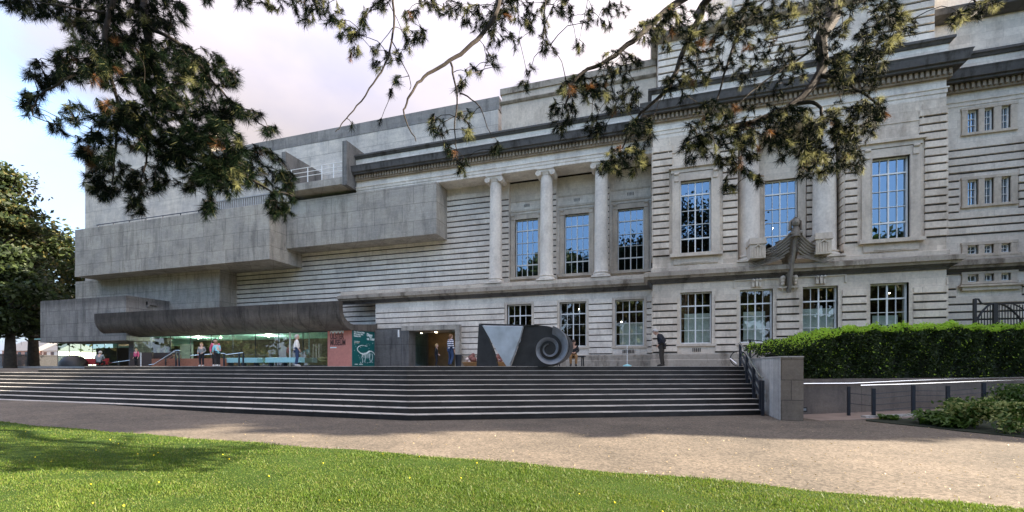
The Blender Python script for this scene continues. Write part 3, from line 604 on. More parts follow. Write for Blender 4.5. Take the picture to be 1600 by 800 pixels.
for sx, (xa, xb) in ((-1, (X(1172, 21.8), X(1196, 21.8))), (1, (X(1274, 21.8), X(1299, 21.8)))):
    h = MB(); h.box(xa, xb, 21.75, 22.9, 6.48, 7.1); h.box(xa-.05, xb+.05, 21.7, 22.9, 7.102, 7.2); h.box(xa-.02, xb+.02, 21.72, 22.9, 7.202, 7.38); xm = (xa+xb)/2
    for i in range(5): h.box(xa+.06+i*(xb-xa-.15)/4.5, xa+.1+i*(xb-xa-.15)/4.5, 21.72, 21.76, 6.55, 6.98)
    h.tube([(xm-.1, 21.73, 6.98), (xm, 21.7, 7.06), (xm+.1, 21.73, 6.98)], .035, 6); h.build('pedestal', 'stone_smooth', pr)
    h = MB(); xx = pwx+sx*.24
    for j, r in enumerate((.115, .10, .085)): h.sphere((xx, P-.16, 5.62-.13*j), r, 10, 8)
    h.tube([(xx, P-.1, 5.3), (xx, P-.1, 5.05)], [.05, .02], 8); h.box(xx-.16, xx+.16, P-.14, P-.01, 5.17, 5.26); h.build('console', 'stone_smooth', pr, smooth=True)
# ================================================================== CONCRETE EXTENSION
ext = thing('concrete_extension', 'brutalist raw concrete museum extension of stacked overhanging boxes and blank walls', 'building', (-32, 24, TZ-.1))
YA, YB, YL, YC = 22.2, 23.56, 23.62, 20.76
b = MB(); b.box(-48.46, -9.0, YD, YD+9, 4, 18.0); b.box(-48.46, -33.5, YD+.002, YD+.8, 18.0, 21.15); b.build('blank_wall', 'conc_pale', ext)
b = MB(); b.box(-33.5, -8.95, YD-.015, YD+.6, 18.0, 18.82); b.build('parapet', 'conc_roof', ext)
b = MB(); b.box(-42.26, -23.23, YA, YD+.2, 8.58, 12.2); b.build('upper_box', 'conc', ext, bevel=.015)
b = MB(); b.box(-42.262, -23.225, YA-.012, YA+.2, 8.57, 9.05); b.build('box_rim', 'conc', ext)
b = MB(); b.box(-23.2, -12.01, YB, W1+.1, 9.6, 12.72); b.build('middle_box', 'conc', ext, bevel=.015)
b = MB(); b.box(-23.2, -12.0, YB-.012, W1+.1, 9.595, 10.08); b.build('box_rim', 'conc', ext)
b = MB(); b.box(-44.9, -29.24, YL, YD+.5, 3.9, 8.6); b.build('lower_wall', 'conc', ext)
b = MB(); b.box(-44.9, -29.23, YL-.015, YL+.5, 6.0, 6.85); b.build('wall_band', 'conc', ext)
b = MB(); b.box(-43.46, -34.18, YC, YL+.1, 3.43, 6.53); b.build('lower_box', 'conc_low', ext, bevel=.015)
b = MB(); zx = (X(245, 22.6), X(262, 22.6)); b.box(-34.18, -34.0, 22.0, 22.7, 6.05, 6.25); b.box(-34.18, -33.95, 22.0, 22.1, 5.9, 6.3); b.build('spout', 'conc_low', ext)
# canopy: upturned curved concrete shell
yf = 20.24; o_ = []; i_ = []
for i in range(11):
    a_ = i/10*math.pi/2; o_.append((yf+1.25-1.25*math.cos(a_), 3.74+1.15-1.15*math.sin(a_))); i_.append((yf+1.25-.95*math.cos(a_), 3.74+1.15-.8*math.sin(a_)))
prof = [(yf, 5.29)]+o_+[(W1, 3.86), (W1, 4.42)]+i_[::-1]+[(yf+.28, 5.29)]
b = MB(); b.prism(prof, 'x', -36.5, -16.28); b.build('canopy', 'conc_dark', ext, smooth=True)
for px_ in range(195, 530, 30):
    jt = MB(); xx = X(px_, yf); jt.tube([(xx, y-.004, z-.002) for y, z in [(yf, 5.28)]+o_], .008, 4); jt.build('shuttering_joint', 'black', ext)
# balcony
b = MB(); b.box(-22.6, -18.2, 22.9, YD, 13.08, 13.52); b.build('balcony_slab', 'conc', ext)
for xa, xb in ((-18.2, -17.87), (-22.95, -22.62)):
    b = MB(); b.prism([(22.9, 13.0), (YD, 13.0), (YD, 15.75), (22.9, 15.75)], 'x', xa, xb); b.build('fin_wall', 'conc_fin', ext)
b = MB()
for z_ in (13.95, 14.22, 14.5): b.tube([(-22.6, 22.97, z_), (-18.2, 22.97, z_)], .022, 6)
for xx in (-22.2, -20.9, -19.8, -18.9): b.tube([(xx, 22.97, 13.5), (xx, 22.97, 14.5)], .03, 6)
b.build('balcony_railing', 'white', ext)
b = MB(); xx = -30.5
while xx < -23.4: b.box(xx, xx+.06, 23.4, 23.5, 12.3, 13.35); xx += .2
b.box(-30.6, -23.4, 23.38, 23.52, 12.28, 12.34); b.box(-30.6, -23.4, 23.38, 23.52, 13.352, 13.42); b.build('slatted_screen', 'slat', ext)
b = MB(); b.box(-42, -30.8, 23.4, 23.45, 12.9, 12.95)
for i in range(7): b.box(-41.8+i*1.8, -41.76+i*1.8, 23.4, 23.45, 12.2, 12.95)
b.build('roof_railing', 'metal_dark', ext)
# ground floor: glazing, lobby
YG = 21.52; gx0, gx1 = X(207, YG), X(513, YG); CEIL = 3.735
lob = MB(); lob.box(-46, -16.5, 26.9, 27.0, TZ, 3.9); lob.build('lobby_back_wall', 'teal', ext)
b = MB(); b.box(-46, -16.5, YG+.1, 26.9, CEIL, CEIL+.1); b.build('lobby_ceiling', 'teal', ext)
b = MB(); b.box(X(283, 26.8), X(302, 26.8), 26.7, 26.85, TZ, 3.5); b.box(X(225, 26.8), X(232, 26.8), 26.6, 26.85, TZ, 3.7); b.build('lobby_pier', 'pwhite', ext)
b = MB(); b.box(X(263, 26.8), X(283, 26.8), 26.8, 26.88, TZ, 3.35); b.build('dark_opening', 'room', ext); b = MB(); b.box(X(150, 26.8), X(203, 26.8), 26.8, 26.88, TZ, 3.3); b.build('dark_opening', 'room', ext); b = MB(); b.box(X(302, 26.8), X(512, 26.8), 26.8, 26.88, TZ, 3.73); b.build('dark_opening', 'room', ext)
b = MB(); b.box(X(208, 24.5), X(228, 24.5), 24.5, 24.6, TZ, 3.73); b.box(X(185, 24.5), X(208, 24.5), 24.5, 24.6, 3.3, 3.73); b.build('tan_partition', 'tan', ext)
b = MB()
for px_, py_ in ((231, 526), (254, 525), (310, 524), (138, 540), (160, 540), (200, 538), (345, 524), (420, 524)):
    yy = 23.4; xx = X(px_, yy); b.lathe(xx, yy, [(.07, CEIL-.02), (.06, CEIL-.015), (.05, CEIL-.012)], 10); b.sphere((xx, yy, CEIL-.05), .05, 8, 6)
b.build('downlight', 'lamp', ext)
for px_ in (170, 231, 310, 420):
    ld = bpy.data.lights.new('lobby_light', 'POINT'); ld.energy = 75; ld.color = (1, .9, .75); ld.shadow_soft_size = .08; lo = bpy.data.objects.new('lobby_light', ld); C.objects.link(lo); lo.location = (X(px_, 23.4), 23.4, CEIL-.25)
def glazing(x0, x1, y, n, mat, z1=CEIL):
    b = MB(); b.add([(x0, y, TZ+.05), (x1, y, TZ+.05), (x1, y, z1), (x0, y, z1)], [(0, 1, 2, 3)]); o = b.build('glazing', mat, ext); WL[o.name] = WL[ext.name]
    m = MB()
    for i in range(n+1): xx = x0+(x1-x0)*i/n; m.box(xx-.012, xx+.012, y-.01, y+.03, TZ+.05, z1)
    m.box(x0, x1, y-.03, y+.04, TZ, TZ+.05); m.box(x0, x1, y-.03, y+.04, z1-.04, z1-.001); m.build('mullions', 'metal_dark', o); return o
glazing(gx0, gx1, YG, 9, 'lobby'); glazing(-46.5, X(183, 23.3), 23.3, 5, 'lobby2', 3.6); 
b = MB(); b.box(gx0-.3, gx0+.2, YG-.05, 23.6, TZ, CEIL+.1); b.build('dark_pier', 'conc_blk', ext)
b = MB(); xx = X(454.5, YG); b.box(xx-.03, xx+.03, YG-.1, YG-.04, TZ, CEIL); xx = X(477, YG); b.box(xx-.02, xx+.02, YG+.3, YG+.34, 2.5, CEIL); b.build('white_post', 'white', ext)
b = MB()
for px_ in (491, 496, 500): xx = X(px_, YG); b.tube([(xx, YG-.08, 2.15), (xx, YG-.08, 3.0)], .018, 6); 
b.build('door_handle', 'steel', ext)
# salmon sign wall and poster
sg = thing('salmon_sign_wall', 'salmon pink entrance sign panel lettered ULSTER MUSEUM beside the glazing', 'sign', (X(532, YG), YG, TZ))
px0, px1 = X(513, YG), -16.38
b = MB(); b.box(px0, px1-.01, YG-.06, YG+.5, TZ, 3.85); b.build('panel', 'salmon', sg)
def text(s, x, y, z, size, mat, parent, axis='y', sx=1., bold=.0, align='LEFT'):
    cu = bpy.data.curves.new('lettering', 'FONT'); cu.body = s; cu.size = size; cu.extrude = .004; cu.offset = bold; cu.align_x = align; cu.space_line = .95
    o = bpy.data.objects.new('tmp', cu); C.objects.link(o); dg = bpy.context.evaluated_depsgraph_get(); me = bpy.data.meshes.new_from_object(o.evaluated_get(dg)); bpy.data.objects.remove(o)
    me.transform(Matrix.Diagonal((sx, 1, 1, 1)))
    rot = Matrix.Rotation(R_(90), 4, 'X') if axis == 'y' else Matrix.Rotation(R_(90), 4, 'Z') @ Matrix.Rotation(R_(90), 4, 'X')
    me.transform(Matrix.Translation((x, y, z)) @ rot); me.materials.clear(); me.materials.append(M[mat]); o = bpy.data.objects.new('lettering', me); C.objects.link(o); put(o, parent); return o
lx = X(517, YG)
text('ULSTER', lx, YG-.068, Z(520, 530, YG), .46, 'pdark', sg, sx=.62, bold=.012); text('MUSEUM', lx, YG-.068, Z(520, 539.5, YG), .46, 'pdark', sg, sx=.60, bold=.012)
z_ = Z(520, 544, YG); b = MB(); b.box(lx, lx+.45, YG-.07, YG-.062, z_, z_+.06); b.build('small_line', 'pwhite', sg)
b = MB(); z0_, z1_ = Z(520, 521, YG), Z(520, 516.5, YG)
for i in range(4):
    x_ = lx+i*.24
    b.beam((x_, YG-.07, z0_), (x_+.10, YG-.07, z1_), .03, .05); b.beam((x_+.10, YG-.071, z1_), (x_+.2, YG-.071, z0_), .03, .05); b.beam((x_+.2, YG-.07, z0_), (x_+.24, YG-.07, z1_), .03, .03)
b.build('zigzag_emblem', 'pwhite', sg)
po = thing('dinosaur_poster', 'tall teal exhibition poster with white dinosaur skeleton on the end of the sign wall', 'poster', (-16.36, 22.7, TZ))
b = MB(); b.box(-16.38, -16.34, YG-.06, W0-.02, TZ, 3.88); b.build('board', 'poster', po)
tx = -16.335; y0, y1 = YG-.02, W0-.1; Hh = W0-YG
def py_(u): return YG-.06+u*Hh       # u 0..1 along the board
text('Dippy\non Tour', tx, py_(.58), 3.50, .245, 'pwhite', po, 'x', sx=.95, bold=.012)
text('Ulster Museum, Belfast\n28 September 2018 -\n6 January 2019', tx, py_(.05), 3.64, .125, 'pwhite', po, 'x', sx=.85, bold=.004)
text('Free admission\nBook online', tx, py_(.07), 3.1, .085, 'pwhite', po, 'x')
b = MB()
def pt(u, v): return (tx, py_(u), TZ+v*2.2)
nk = [(.52, .56), (.38, .575), (.25, .54), (.18, .48), (.20, .42), (.30, .36), (.42, .33), (.55, .345), (.68, .42), (.78, .42), (.88, .38), (.96, .28), (.98, .2)]
b.tube([pt(*q_) for q_ in nk], [.012, .018, .022, .026, .03, .035, .05, .055, .05, .04, .026, .016, .008], 6)
b.tube([pt(.52, .565), pt(.60, .555)], [.03, .012], 6)
for i in range(9): u = .42+i*.035; b.tube([pt(u, .36+.008*i), pt(u-.02, .28), pt(u+.02, .22)], [.012, .012, .004], 5)
for u, lean in ((.40, -.03), (.50, .02), (.72, -.02), (.80, .03)): b.tube([pt(u, .36), pt(u+lean, .24), pt(u-lean*.5, .14), pt(u+lean*.3, .10)], [.025, .016, .016, .022], 5)
b.build('skeleton_drawing', 'pwhite', po)
b = MB(); rr = random.Random(3)
for i in range(34): u, v = rr.uniform(.05, .95), rr.uniform(.06, .66); b.tube([pt(u, v), pt(u+rr.uniform(-.03, .03), v+rr.uniform(-.02, .02))], .009, 4)
b.build('sketch_marks', 'pwhite', po)
b = MB()
for u, v in ((.1, .62), (.14, .64), (.2, .63), (.26, .645)): b.tube([pt(u, v), pt(u+.03, v+.015)], .012, 4)
b.build('orange_marks', 'porange', po)
b = MB(); b.box(tx-.002, tx+.004, py_(.08), py_(.2), TZ+.1, TZ+.14); b.box(tx-.002, tx+.004, py_(.26), py_(.4), TZ+.1, TZ+.14); b.build('logo_line', 'pwhite', po)
# entrance
en = thing('entrance_portal', 'concrete entrance portal with glazed doors in the white stone wall', 'doorway', (X(676, W0), W0, TZ))
b = MB(); b.box(-16.34, X(627, W0-.25), W0-.25, W0+.3, TZ, 3.95); b.build('side_block', 'conc_blk', en)
b = MB(); xa, xb = X(627, W0-.3), X(718, W0-.3)
b.box(xa, xb, W0-.3, W0+.5, 3.84, 4.12); b.box(X(711, W0-.3), xb, W0-.3, W0+.3, TZ, 3.838); b.build('lintel_frame', 'conc', en)
b = MB(); b.box(xa, xa+.5, W0-.28, 26.2, TZ, 3.838); b.build('jamb', 'conc_blk', en)
b = MB(); b.box(X(667, 26), X(716, 26), 26.1, 26.3, TZ, 3.84); b.box(X(640, 26)-1, X(716, 26), 24.3, 26.3, 3.845, 3.9); b.build('timber_lining', 'wood', en)
b = MB(); b.box(-15, -10, 26.5, 26.6, TZ, 3.84); b.build('vestibule_back', 'room', en)
gd = MB(); gd.add([(xa+.5, 24.4, TZ), (X(667, 25.2), 25.2, TZ), (X(667, 25.2), 25.2, 3.8), (xa+.5, 24.4, 3.8)], [(0, 1, 2, 3)]); gd.build('glass_door', 'lobby', en); gd = MB(); gd.add([(X(702, 25.2), 25.2, TZ), (X(711, 24.4), 24.2, TZ), (X(711, 24.4), 24.2, 3.8), (X(702, 25.2), 25.2, 3.8)], [(0, 1, 2, 3)]); gd.build('glass_door', 'lobby', en)
b = MB(); b.lathe(X(681, 25), 25, [(.07, 3.83), (.05, 3.8)], 10); b.build('downlight', 'lamp', en)
b = MB(); xx = X(623, W0-.27); b.box(xx-.05, xx+.05, W0-.30, W0-.255, 3.45, 3.9); b.build('white_plate', 'white', en)
#PART2
# ================================================================== PEOPLE
M['skin'] = plain('skin', (.50, .30, .22), .55, var=.06); M['skin2'] = plain('skin_pale', (.60, .40, .32), .55, var=.06)
for nme, c in dict(cloth_white=(.78, .78, .76), cloth_jeans=(.022, .05, .12), cloth_navy=(.006, .008, .016), cloth_brown=(.03, .025, .019), cloth_black=(.012, .012, .014), cloth_tan=(.24, .13, .05), cloth_cyan=(.22, .58, .70), cloth_pink=(.60, .10, .20), cloth_grey=(.20, .23, .25), cloth_red=(.35, .03, .03), hair_grey=(.42, .40, .38), hair_brown=(.16, .08, .03), hair_blond=(.40, .28, .12), hair_dark=(.03, .02, .015), shoe=(.03, .025, .02), shoe_white=(.6, .6, .6), bronze=(.075, .07, .06)).items(): M[nme] = plain(nme, c, .8, var=.12, sc=9)
k = NT('striped_shirt'); g_ = k.new('TexWave', wave_type='BANDS', bands_direction='Z'); g_.inputs['Scale'].default_value = 2.6; k.l.new(k.tc.outputs['Object'], g_.inputs['Vector']); k.col(k.ramp(g_.outputs[0], [(.48, (.02, .03, .08)), (.52, (.7, .7, .72))])); M['cloth_stripe'] = k.fin(.8)
def skin_obj(name, V, E, Rd, mat, parent, root=0, sub=2, extra=None):
    me = bpy.data.meshes.new(name); me.from_pydata(V, E, []); o = bpy.data.objects.new('tmp', me); C.objects.link(o)
    md = o.modifiers.new('s', 'SKIN'); md.use_smooth_shade = True
    sv = me.skin_vertices[0].data
    for i, r in enumerate(Rd): sv[i].radius = (r, r) if not isinstance(r, tuple) else r; sv[i].use_root = (i == root)
    ms = o.modifiers.new('d', 'SUBSURF'); ms.levels = sub
    dg = bpy.context.evaluated_depsgraph_get(); dg.update(); m2 = bpy.data.meshes.new_from_object(o.evaluated_get(dg)); bpy.data.objects.remove(o)
    if extra:
        bm = bmesh.new(); bm.from_mesh(m2)
        for (c, r, sc) in extra:
            t_ = bmesh.ops.create_uvsphere(bm, u_segments=14, v_segments=10, radius=r); bmesh.ops.scale(bm, vec=sc, verts=t_['verts']); bmesh.ops.translate(bm, vec=c, verts=t_['verts'])
        for f in bm.faces: f.smooth = True
        bm.to_mesh(m2); bm.free()
    m2.materials.clear(); m2.materials.append(M[mat]); m2.name = name
    o2 = bpy.data.objects.new(name, m2); o2['_local'] = 1; C.objects.link(o2); o2.parent = parent
    return o2
def person(label, loc, rz, h=1.75, top_='cloth_navy', legs='cloth_brown', hair='hair_dark', skin='skin', shoes='shoe', pose=None, longhair=False, coat=0., group=None, hat=None, wide=1.):
    s = h/1.75; J = dict(pel=(0, 0, .95), wai=(0, 0, 1.08), che=(0, 0, 1.30), nek=(0, -.01, 1.48), hed=(0, -.02, 1.62),
        sL=(.18, 0, 1.41), eL=(.25, .03, 1.14), wL=(.25, -.06, .89), sR=(-.18, 0, 1.41), eR=(-.25, .03, 1.14), wR=(-.25, -.06, .89),
        hL=(.09, 0, .92), kL=(.10, -.03, .50), aL=(.10, .03, .09), tL=(.11, -.14, .035), hR=(-.09, 0, .92), kR=(-.10, -.03, .50), aR=(-.10, .03, .09), tR=(-.11, -.14, .035))
    J.update(pose or {}); J = {a: Vector(b)*s for a, b in J.items()}
    t = thing('person', label, 'person', loc, group, rz)
    V = []; E_ = []; Rd = []; ix = {}
    def add(n_, p, r): ix[n_] = len(V); V.append(tuple(p)); Rd.append(r*s)
    for n_, r in (('pel', .125), ('wai', .115), ('che', .13), ('nek', .055), ('sL', .062), ('eL', .04), ('wL', .028), ('sR', .062), ('eR', .04), ('wR', .028), ('hL', .095), ('kL', .058), ('aL', .04), ('tL', .035), ('hR', .095), ('kR', .058), ('aR', .04), ('tR', .035)): add(n_, J[n_], r)
    for pr_ in 'pel wai,wai che,che nek,che sL,sL eL,eL wL,che sR,sR eR,eR wR,pel hL,hL kL,kL aL,aL tL,pel hR,hR kR,kR aR,aR tR'.split(','):
        a, b_ = pr_.split(); E_.append((ix[a], ix[b_]))
    for sd_ in 'LR':
        d = (J['w'+sd_]-J['e'+sd_]).normalized(); sid = d.orthogonal().normalized(); fw = Vector((0, -1, 0)); sid = (fw-d*fw.dot(d)); sid = sid.normalized() if sid.length > .1 else d.orthogonal().normalized()
        inn = d.cross(sid)
        add('pm'+sd_, J['w'+sd_]+d*.07*s, .026); E_.append((ix['w'+sd_], ix['pm'+sd_]))
        for j, (o_, ln) in enumerate(((-.028, .075), (-.009, .085), (.010, .08), (.027, .065))):
            a1 = J['w'+sd_]+d*.10*s+sid*o_*s; a2 = a1+d*ln*.5*s+inn*.004*s; a3 = a1+d*ln*s+inn*.018*s
            add('f1%s%d' % (sd_, j), a1, .0095); add('f2%s%d' % (sd_, j), a2, .0085); add('f3%s%d' % (sd_, j), a3, .007)
            E_ += [(ix['pm'+sd_], ix['f1%s%d' % (sd_, j)]), (ix['f1%s%d' % (sd_, j)], ix['f2%s%d' % (sd_, j)]), (ix['f2%s%d' % (sd_, j)], ix['f3%s%d' % (sd_, j)])]
        add('th'+sd_, J['w'+sd_]+(d*.07+sid*.05)*s, .010); E_.append((ix['pm'+sd_], ix['th'+sd_]))
    hd = J['hed']; up = (J['hed']-J['nek']).normalized(); add('hb', J['nek'].lerp(hd, .55), .05); E_.append((ix['nek'], ix['hb']))
    yaw = Vector((0, -1, 0)); fwd = (yaw-up*yaw.dot(up)).normalized(); rt = fwd.cross(up)
    ex = [(hd, .115*s, (.82, .98, 1.16)), (hd+fwd*.112*s-up*.012*s, .018*s, (.8, 1.2, 1.3)), (hd+fwd*.085*s-up*.075*s, .05*s, (1, .8, .7)), (hd+rt*.093*s-up*.01*s, .026*s, (.5, .9, 1.3)), (hd-rt*.093*s-up*.01*s, .026*s, (.5, .9, 1.3))]
    skin_obj('person_body', V, E_, Rd, skin, t, 0, 1, ex)
    def garment(nm, names, rad, edges, mat):
        ii = {n_: i for i, n_ in enumerate(names)}; skin_obj(nm, [tuple(J[n_]) if isinstance(n_, str) else n_ for n_ in names], [(ii[a], ii[b_]) for a, b_ in (e.split() for e in edges.split(','))], [r*s for r in rad], mat, t, 0, 2)
    J['cL'] = J['wL'].lerp(J['eL'], .05); J['cR'] = J['wR'].lerp(J['eR'], .05); J['hem'] = J['pel']+(J['pel']-J['wai'])*.5*(1+coat*3)
    garment('top_garment', ['wai', 'pel', 'hem', 'che', 'col', 'sL', 'eL', 'cL', 'sR', 'eR', 'cR'] if False else ['wai', 'pel', 'hem', 'che', 'sL', 'eL', 'cL', 'sR', 'eR', 'cR'], [.145*wide, .15*wide, .15*wide, .155*wide, .08, .062, .046, .08, .062, .046], 'wai pel,pel hem,wai che,che sL,sL eL,eL cL,che sR,sR eR,eR cR', top_)
    garment('trousers', ['pel', 'hL', 'kL', 'aL', 'hR', 'kR', 'aR'], [.14, .108, .076, .062, .108, .076, .062], 'pel hL,hL kL,kL aL,pel hR,hR kR,kR aR', legs)
    for sd_ in 'LR':
        J['q'] = J['a'+sd_]; m = MB(); a, b_ = J['a'+sd_], J['t'+sd_]; m.tube([a+(a-b_)*.25+Vector((0, 0, -.03*s)), a.lerp(b_, .3)+Vector((0, 0, -.01*s)), b_, b_+(b_-a)*.3], [.045*s, .055*s, .045*s, .02*s], 10); o = m.build('shoe', shoes, None, smooth=True); o.parent = t
    m = MB(); m.sphere((0, 0, 0), .124*s, 16, 10, (.86, 1.0, 1.12)); m.v = [v for v in m.v]
    hv = MB(); hv.sphere((0, 0, 0), .125*s, 18, 12, (.86, .98, 1.12))
    o = hv.build('hair' if not hat else 'hat', hat or hair, None, smooth=True); bm = bmesh.new(); bm.from_mesh(o.data)
    kill = [v for v in bm.verts if (v.co.y < -.02*s and v.co.z < .055*s) or (v.co.z < (-.10 if longhair else -.03)*s and v.co.y < .03*s) or v.co.z < (-.13 if longhair else -.075)*s]
    bmesh.ops.delete(bm, geom=kill, context='VERTS'); bm.to_mesh(o.data); bm.free()
    q_ = Matrix((rt, -fwd, up)).transposed().to_4x4(); o.data.transform(Matrix.Translation(hd) @ q_); o.parent = t; so_ = o.modifiers.new('t', 'SOLIDIFY'); so_.thickness = .012*s
    if longhair:
        m = MB(); m.tube([hd+up*.02*s+(-fwd)*.06*s, hd-up*.12*s-fwd*.075*s, hd-up*.26*s-fwd*.09*s], [.09*s, .085*s, .05*s], 12); o = m.build('hair', hair, None, smooth=True); o.parent = t
    m = MB()
    for sg_ in (-1, 1): m.sphere(tuple(hd+fwd*.103*s+rt*sg_*.036*s+up*.005*s), .011*s, 8, 6)
    o = m.build('eyes', 'black', None, smooth=True); o.parent = t
    m = MB(); m.tube([hd+fwd*.106*s-up*.055*s-rt*.022*s, hd+fwd*.114*s-up*.058*s, hd+fwd*.106*s-up*.055*s+rt*.022*s], .005*s, 5); o = m.build('mouth', 'cloth_red', None); o.parent = t
    return t
def at(px, d): v = ray(px, 572, d); return (v.x, v.y, TZ)
PI = math.pi
# stooped old man in navy, facing left
person('stooping grey haired man in navy jacket and brown trousers standing near the pavilion', at(1034.5, 19.6), -PI/2-.35, 1.76, 'cloth_navy', 'cloth_brown', 'hair_grey', coat=.35, wide=1.12,
       pose=dict(che=(0, -.09, 1.29), nek=(0, -.19, 1.45), hed=(0, -.29, 1.56), sL=(.18, -.1, 1.40), sR=(-.18, -.1, 1.40), eL=(.24, .06, 1.15), eR=(-.24, .06, 1.15), wL=(.17, -.10, .97), wR=(-.17, -.10, .97)))
person('white haired man in a white jacket and blue jeans standing before the lobby glass', at(463.5, 23.9), -PI/2+.9+PI, 1.74, 'cloth_white', 'cloth_jeans', 'hair_grey', 'skin2', 'shoe_white', coat=.25, wide=1.15, pose=dict(wL=(.2, -.08, .95), wR=(-.2, -.08, .95)))
person('small child in dark jacket with long blond hair standing by the copper wall', at(315, 24.2), .5, 1.30, 'cloth_grey', 'cloth_navy', 'hair_blond', 'skin2', 'shoe_white', longhair=True, pose=dict(wL=(.15, -.2, 1.0), wR=(-.15, -.2, 1.0)))
person('girl in light blue jacket and black leggings bending and reaching with one arm', at(340, 24.0), -PI/2-.3, 1.42, 'cloth_cyan', 'cloth_black', 'hair_brown', 'skin2', 'shoe_white', coat=.5,
       pose=dict(che=(0, -.12, 1.26), nek=(0, -.20, 1.42), hed=(0, -.26, 1.55), sL=(.17, -.12, 1.36), sR=(-.17, -.12, 1.36), eR=(-.22, -.36, 1.2), wR=(-.18, -.55, 1.02), eL=(.24, -.1, 1.12), wL=(.2, -.2, .95), tL=(.11, -.13, .035), kL=(.12, -.06, .5), aL=(.14, .1, .09)))
person('child in pink top and dark cap behind the girl in light blue', at(336.5, 25.0), .9, 1.58, 'cloth_pink', 'cloth_black', 'hair_dark', 'skin2', 'shoe_white', hat='cloth_navy')
person('blond boy in a black jacket with red sleeve stripe standing at the museum doorway', at(682, 24.6), 1.9, 1.27, 'cloth_black', 'cloth_navy', 'hair_blond', 'skin2', pose=dict(wL=(.16, -.15, .95), wR=(-.16, -.15, .95)))
person('dark haired man in navy and white striped shirt and jeans at the doorway', at(704, 24.4), 2.6, 1.80, 'cloth_stripe', 'cloth_jeans', 'hair_brown', 'skin', pose=dict(kR=(-.12, -.06, .5), aR=(-.16, .12, .1), tR=(-.17, -.03, .035), eL=(.25, -.0, 1.15), wL=(.2, -.16, .98)))
SIT = dict(pel=(0, 0, .50), wai=(0, .0, .64), che=(0, -.05, .86), nek=(0, -.10, 1.03), hed=(0, -.17, 1.15), sL=(.18, -.06, .97), sR=(-.18, -.06, .97), eL=(.24, -.1, .72), eR=(-.24, -.1, .72), wL=(.07, -.3, .66), wR=(-.07, -.3, .66),
           hL=(.09, -.02, .50), kL=(.14, -.43, .50), aL=(.12, -.42, .09), tL=(.13, -.58, .035), hR=(-.09, -.02, .50), kR=(-.14, -.43, .50), aR=(-.12, -.42, .09), tR=(-.13, -.58, .035))
bl = at(896, 20.6)
person('seated dark haired man in black top and tan trousers bent over on the black bench', (bl[0], bl[1], bl[2]), .15, 1.70, 'cloth_black', 'cloth_tan', 'hair_dark', pose=SIT)
pl_ = at(155, 29.0); person('seated grey haired person in a grey jacket at the left edge of the terrace', pl_, PI+.7, 1.62, 'cloth_grey', 'cloth_black', 'hair_grey', 'skin2', pose={k_: (v[0], v[1], max(.035, v[2]-.18)) if k_ not in ('aL', 'aR', 'tL', 'tR') else v for k_, v in SIT.items()}, wide=1.15)
pl2 = at(213, 27.8); person('pink faced visitor behind the dark brown wall by the gallery glazing', pl2, .2, 1.12, 'cloth_pink', 'cloth_black', 'hair_blond', 'skin2')
# ================================================================== TERRACE OBJECTS
def bench(name, label, cat, a, b_, h, mat, legm, dpt=.45, group=None, back=False):
    a = Vector(a); b_ = Vector(b_); mid = (a+b_)/2; t = thing(name, label, cat, (mid.x, mid.y, TZ), group); d = (b_-a).normalized(); nrm = Vector((-d.y, d.x, 0))
    m = MB(); 
    for i in range(3): o_ = nrm*(i-1)*dpt/3; m.beam(a+o_+Vector((0, 0, h)), b_+o_+Vector((0, 0, h)), dpt/3-.015, .06)
    m.build('seat', mat, t)
    for q_ in (a.lerp(b_, .08), a.lerp(b_, .92)):
        m = MB(); m.beam(q_-nrm*dpt*.4+Vector((0, 0, h-.03)), q_-nrm*dpt*.48, .05, .05); m.beam(q_+nrm*dpt*.4+Vector((0, 0, h-.03)), q_+nrm*dpt*.48, .05, .05); m.beam(q_-nrm*dpt*.4+Vector((0, 0, h-.06)), q_+nrm*dpt*.4+Vector((0, 0, h-.06)), .04, .04); m.build('leg', legm, t)
    return t
def pt3(px, Y): return (X(px, Y), Y, TZ)
bench('bench', 'black metal bench carrying the seated man beside the dark sculpture', 'bench', pt3(869, bl[1]+.05), pt3(914, bl[1]-.05), .46, 'black', 'black', .42)
def slabbench(label, px0, px1, Y):
    t = thing('bench', label, 'bench', ((X(px0, Y)+X(px1, Y))/2, Y, TZ), 'pale turquoise benches in front of the lobby glazing')
    m = MB(); m.box(X(px0, Y), X(px1, Y), Y-.22, Y+.22, TZ+.22, TZ+.52); m.build('seat', 'aqua', t, bevel=.02)
    for q_ in (.1, .5, .9): m = MB(); xx = X(px0, Y)*(1-q_)+X(px1, Y)*q_; m.box(xx-.05, xx+.05, Y-.15, Y+.15, TZ, TZ+.218); m.build('leg', 'metal_dark', t)
slabbench('shorter pale turquoise bench behind the black stair handrail', 356, 406, 21.0); slabbench('longer pale turquoise bench beside the man in the white jacket', 419, 472, 21.0)
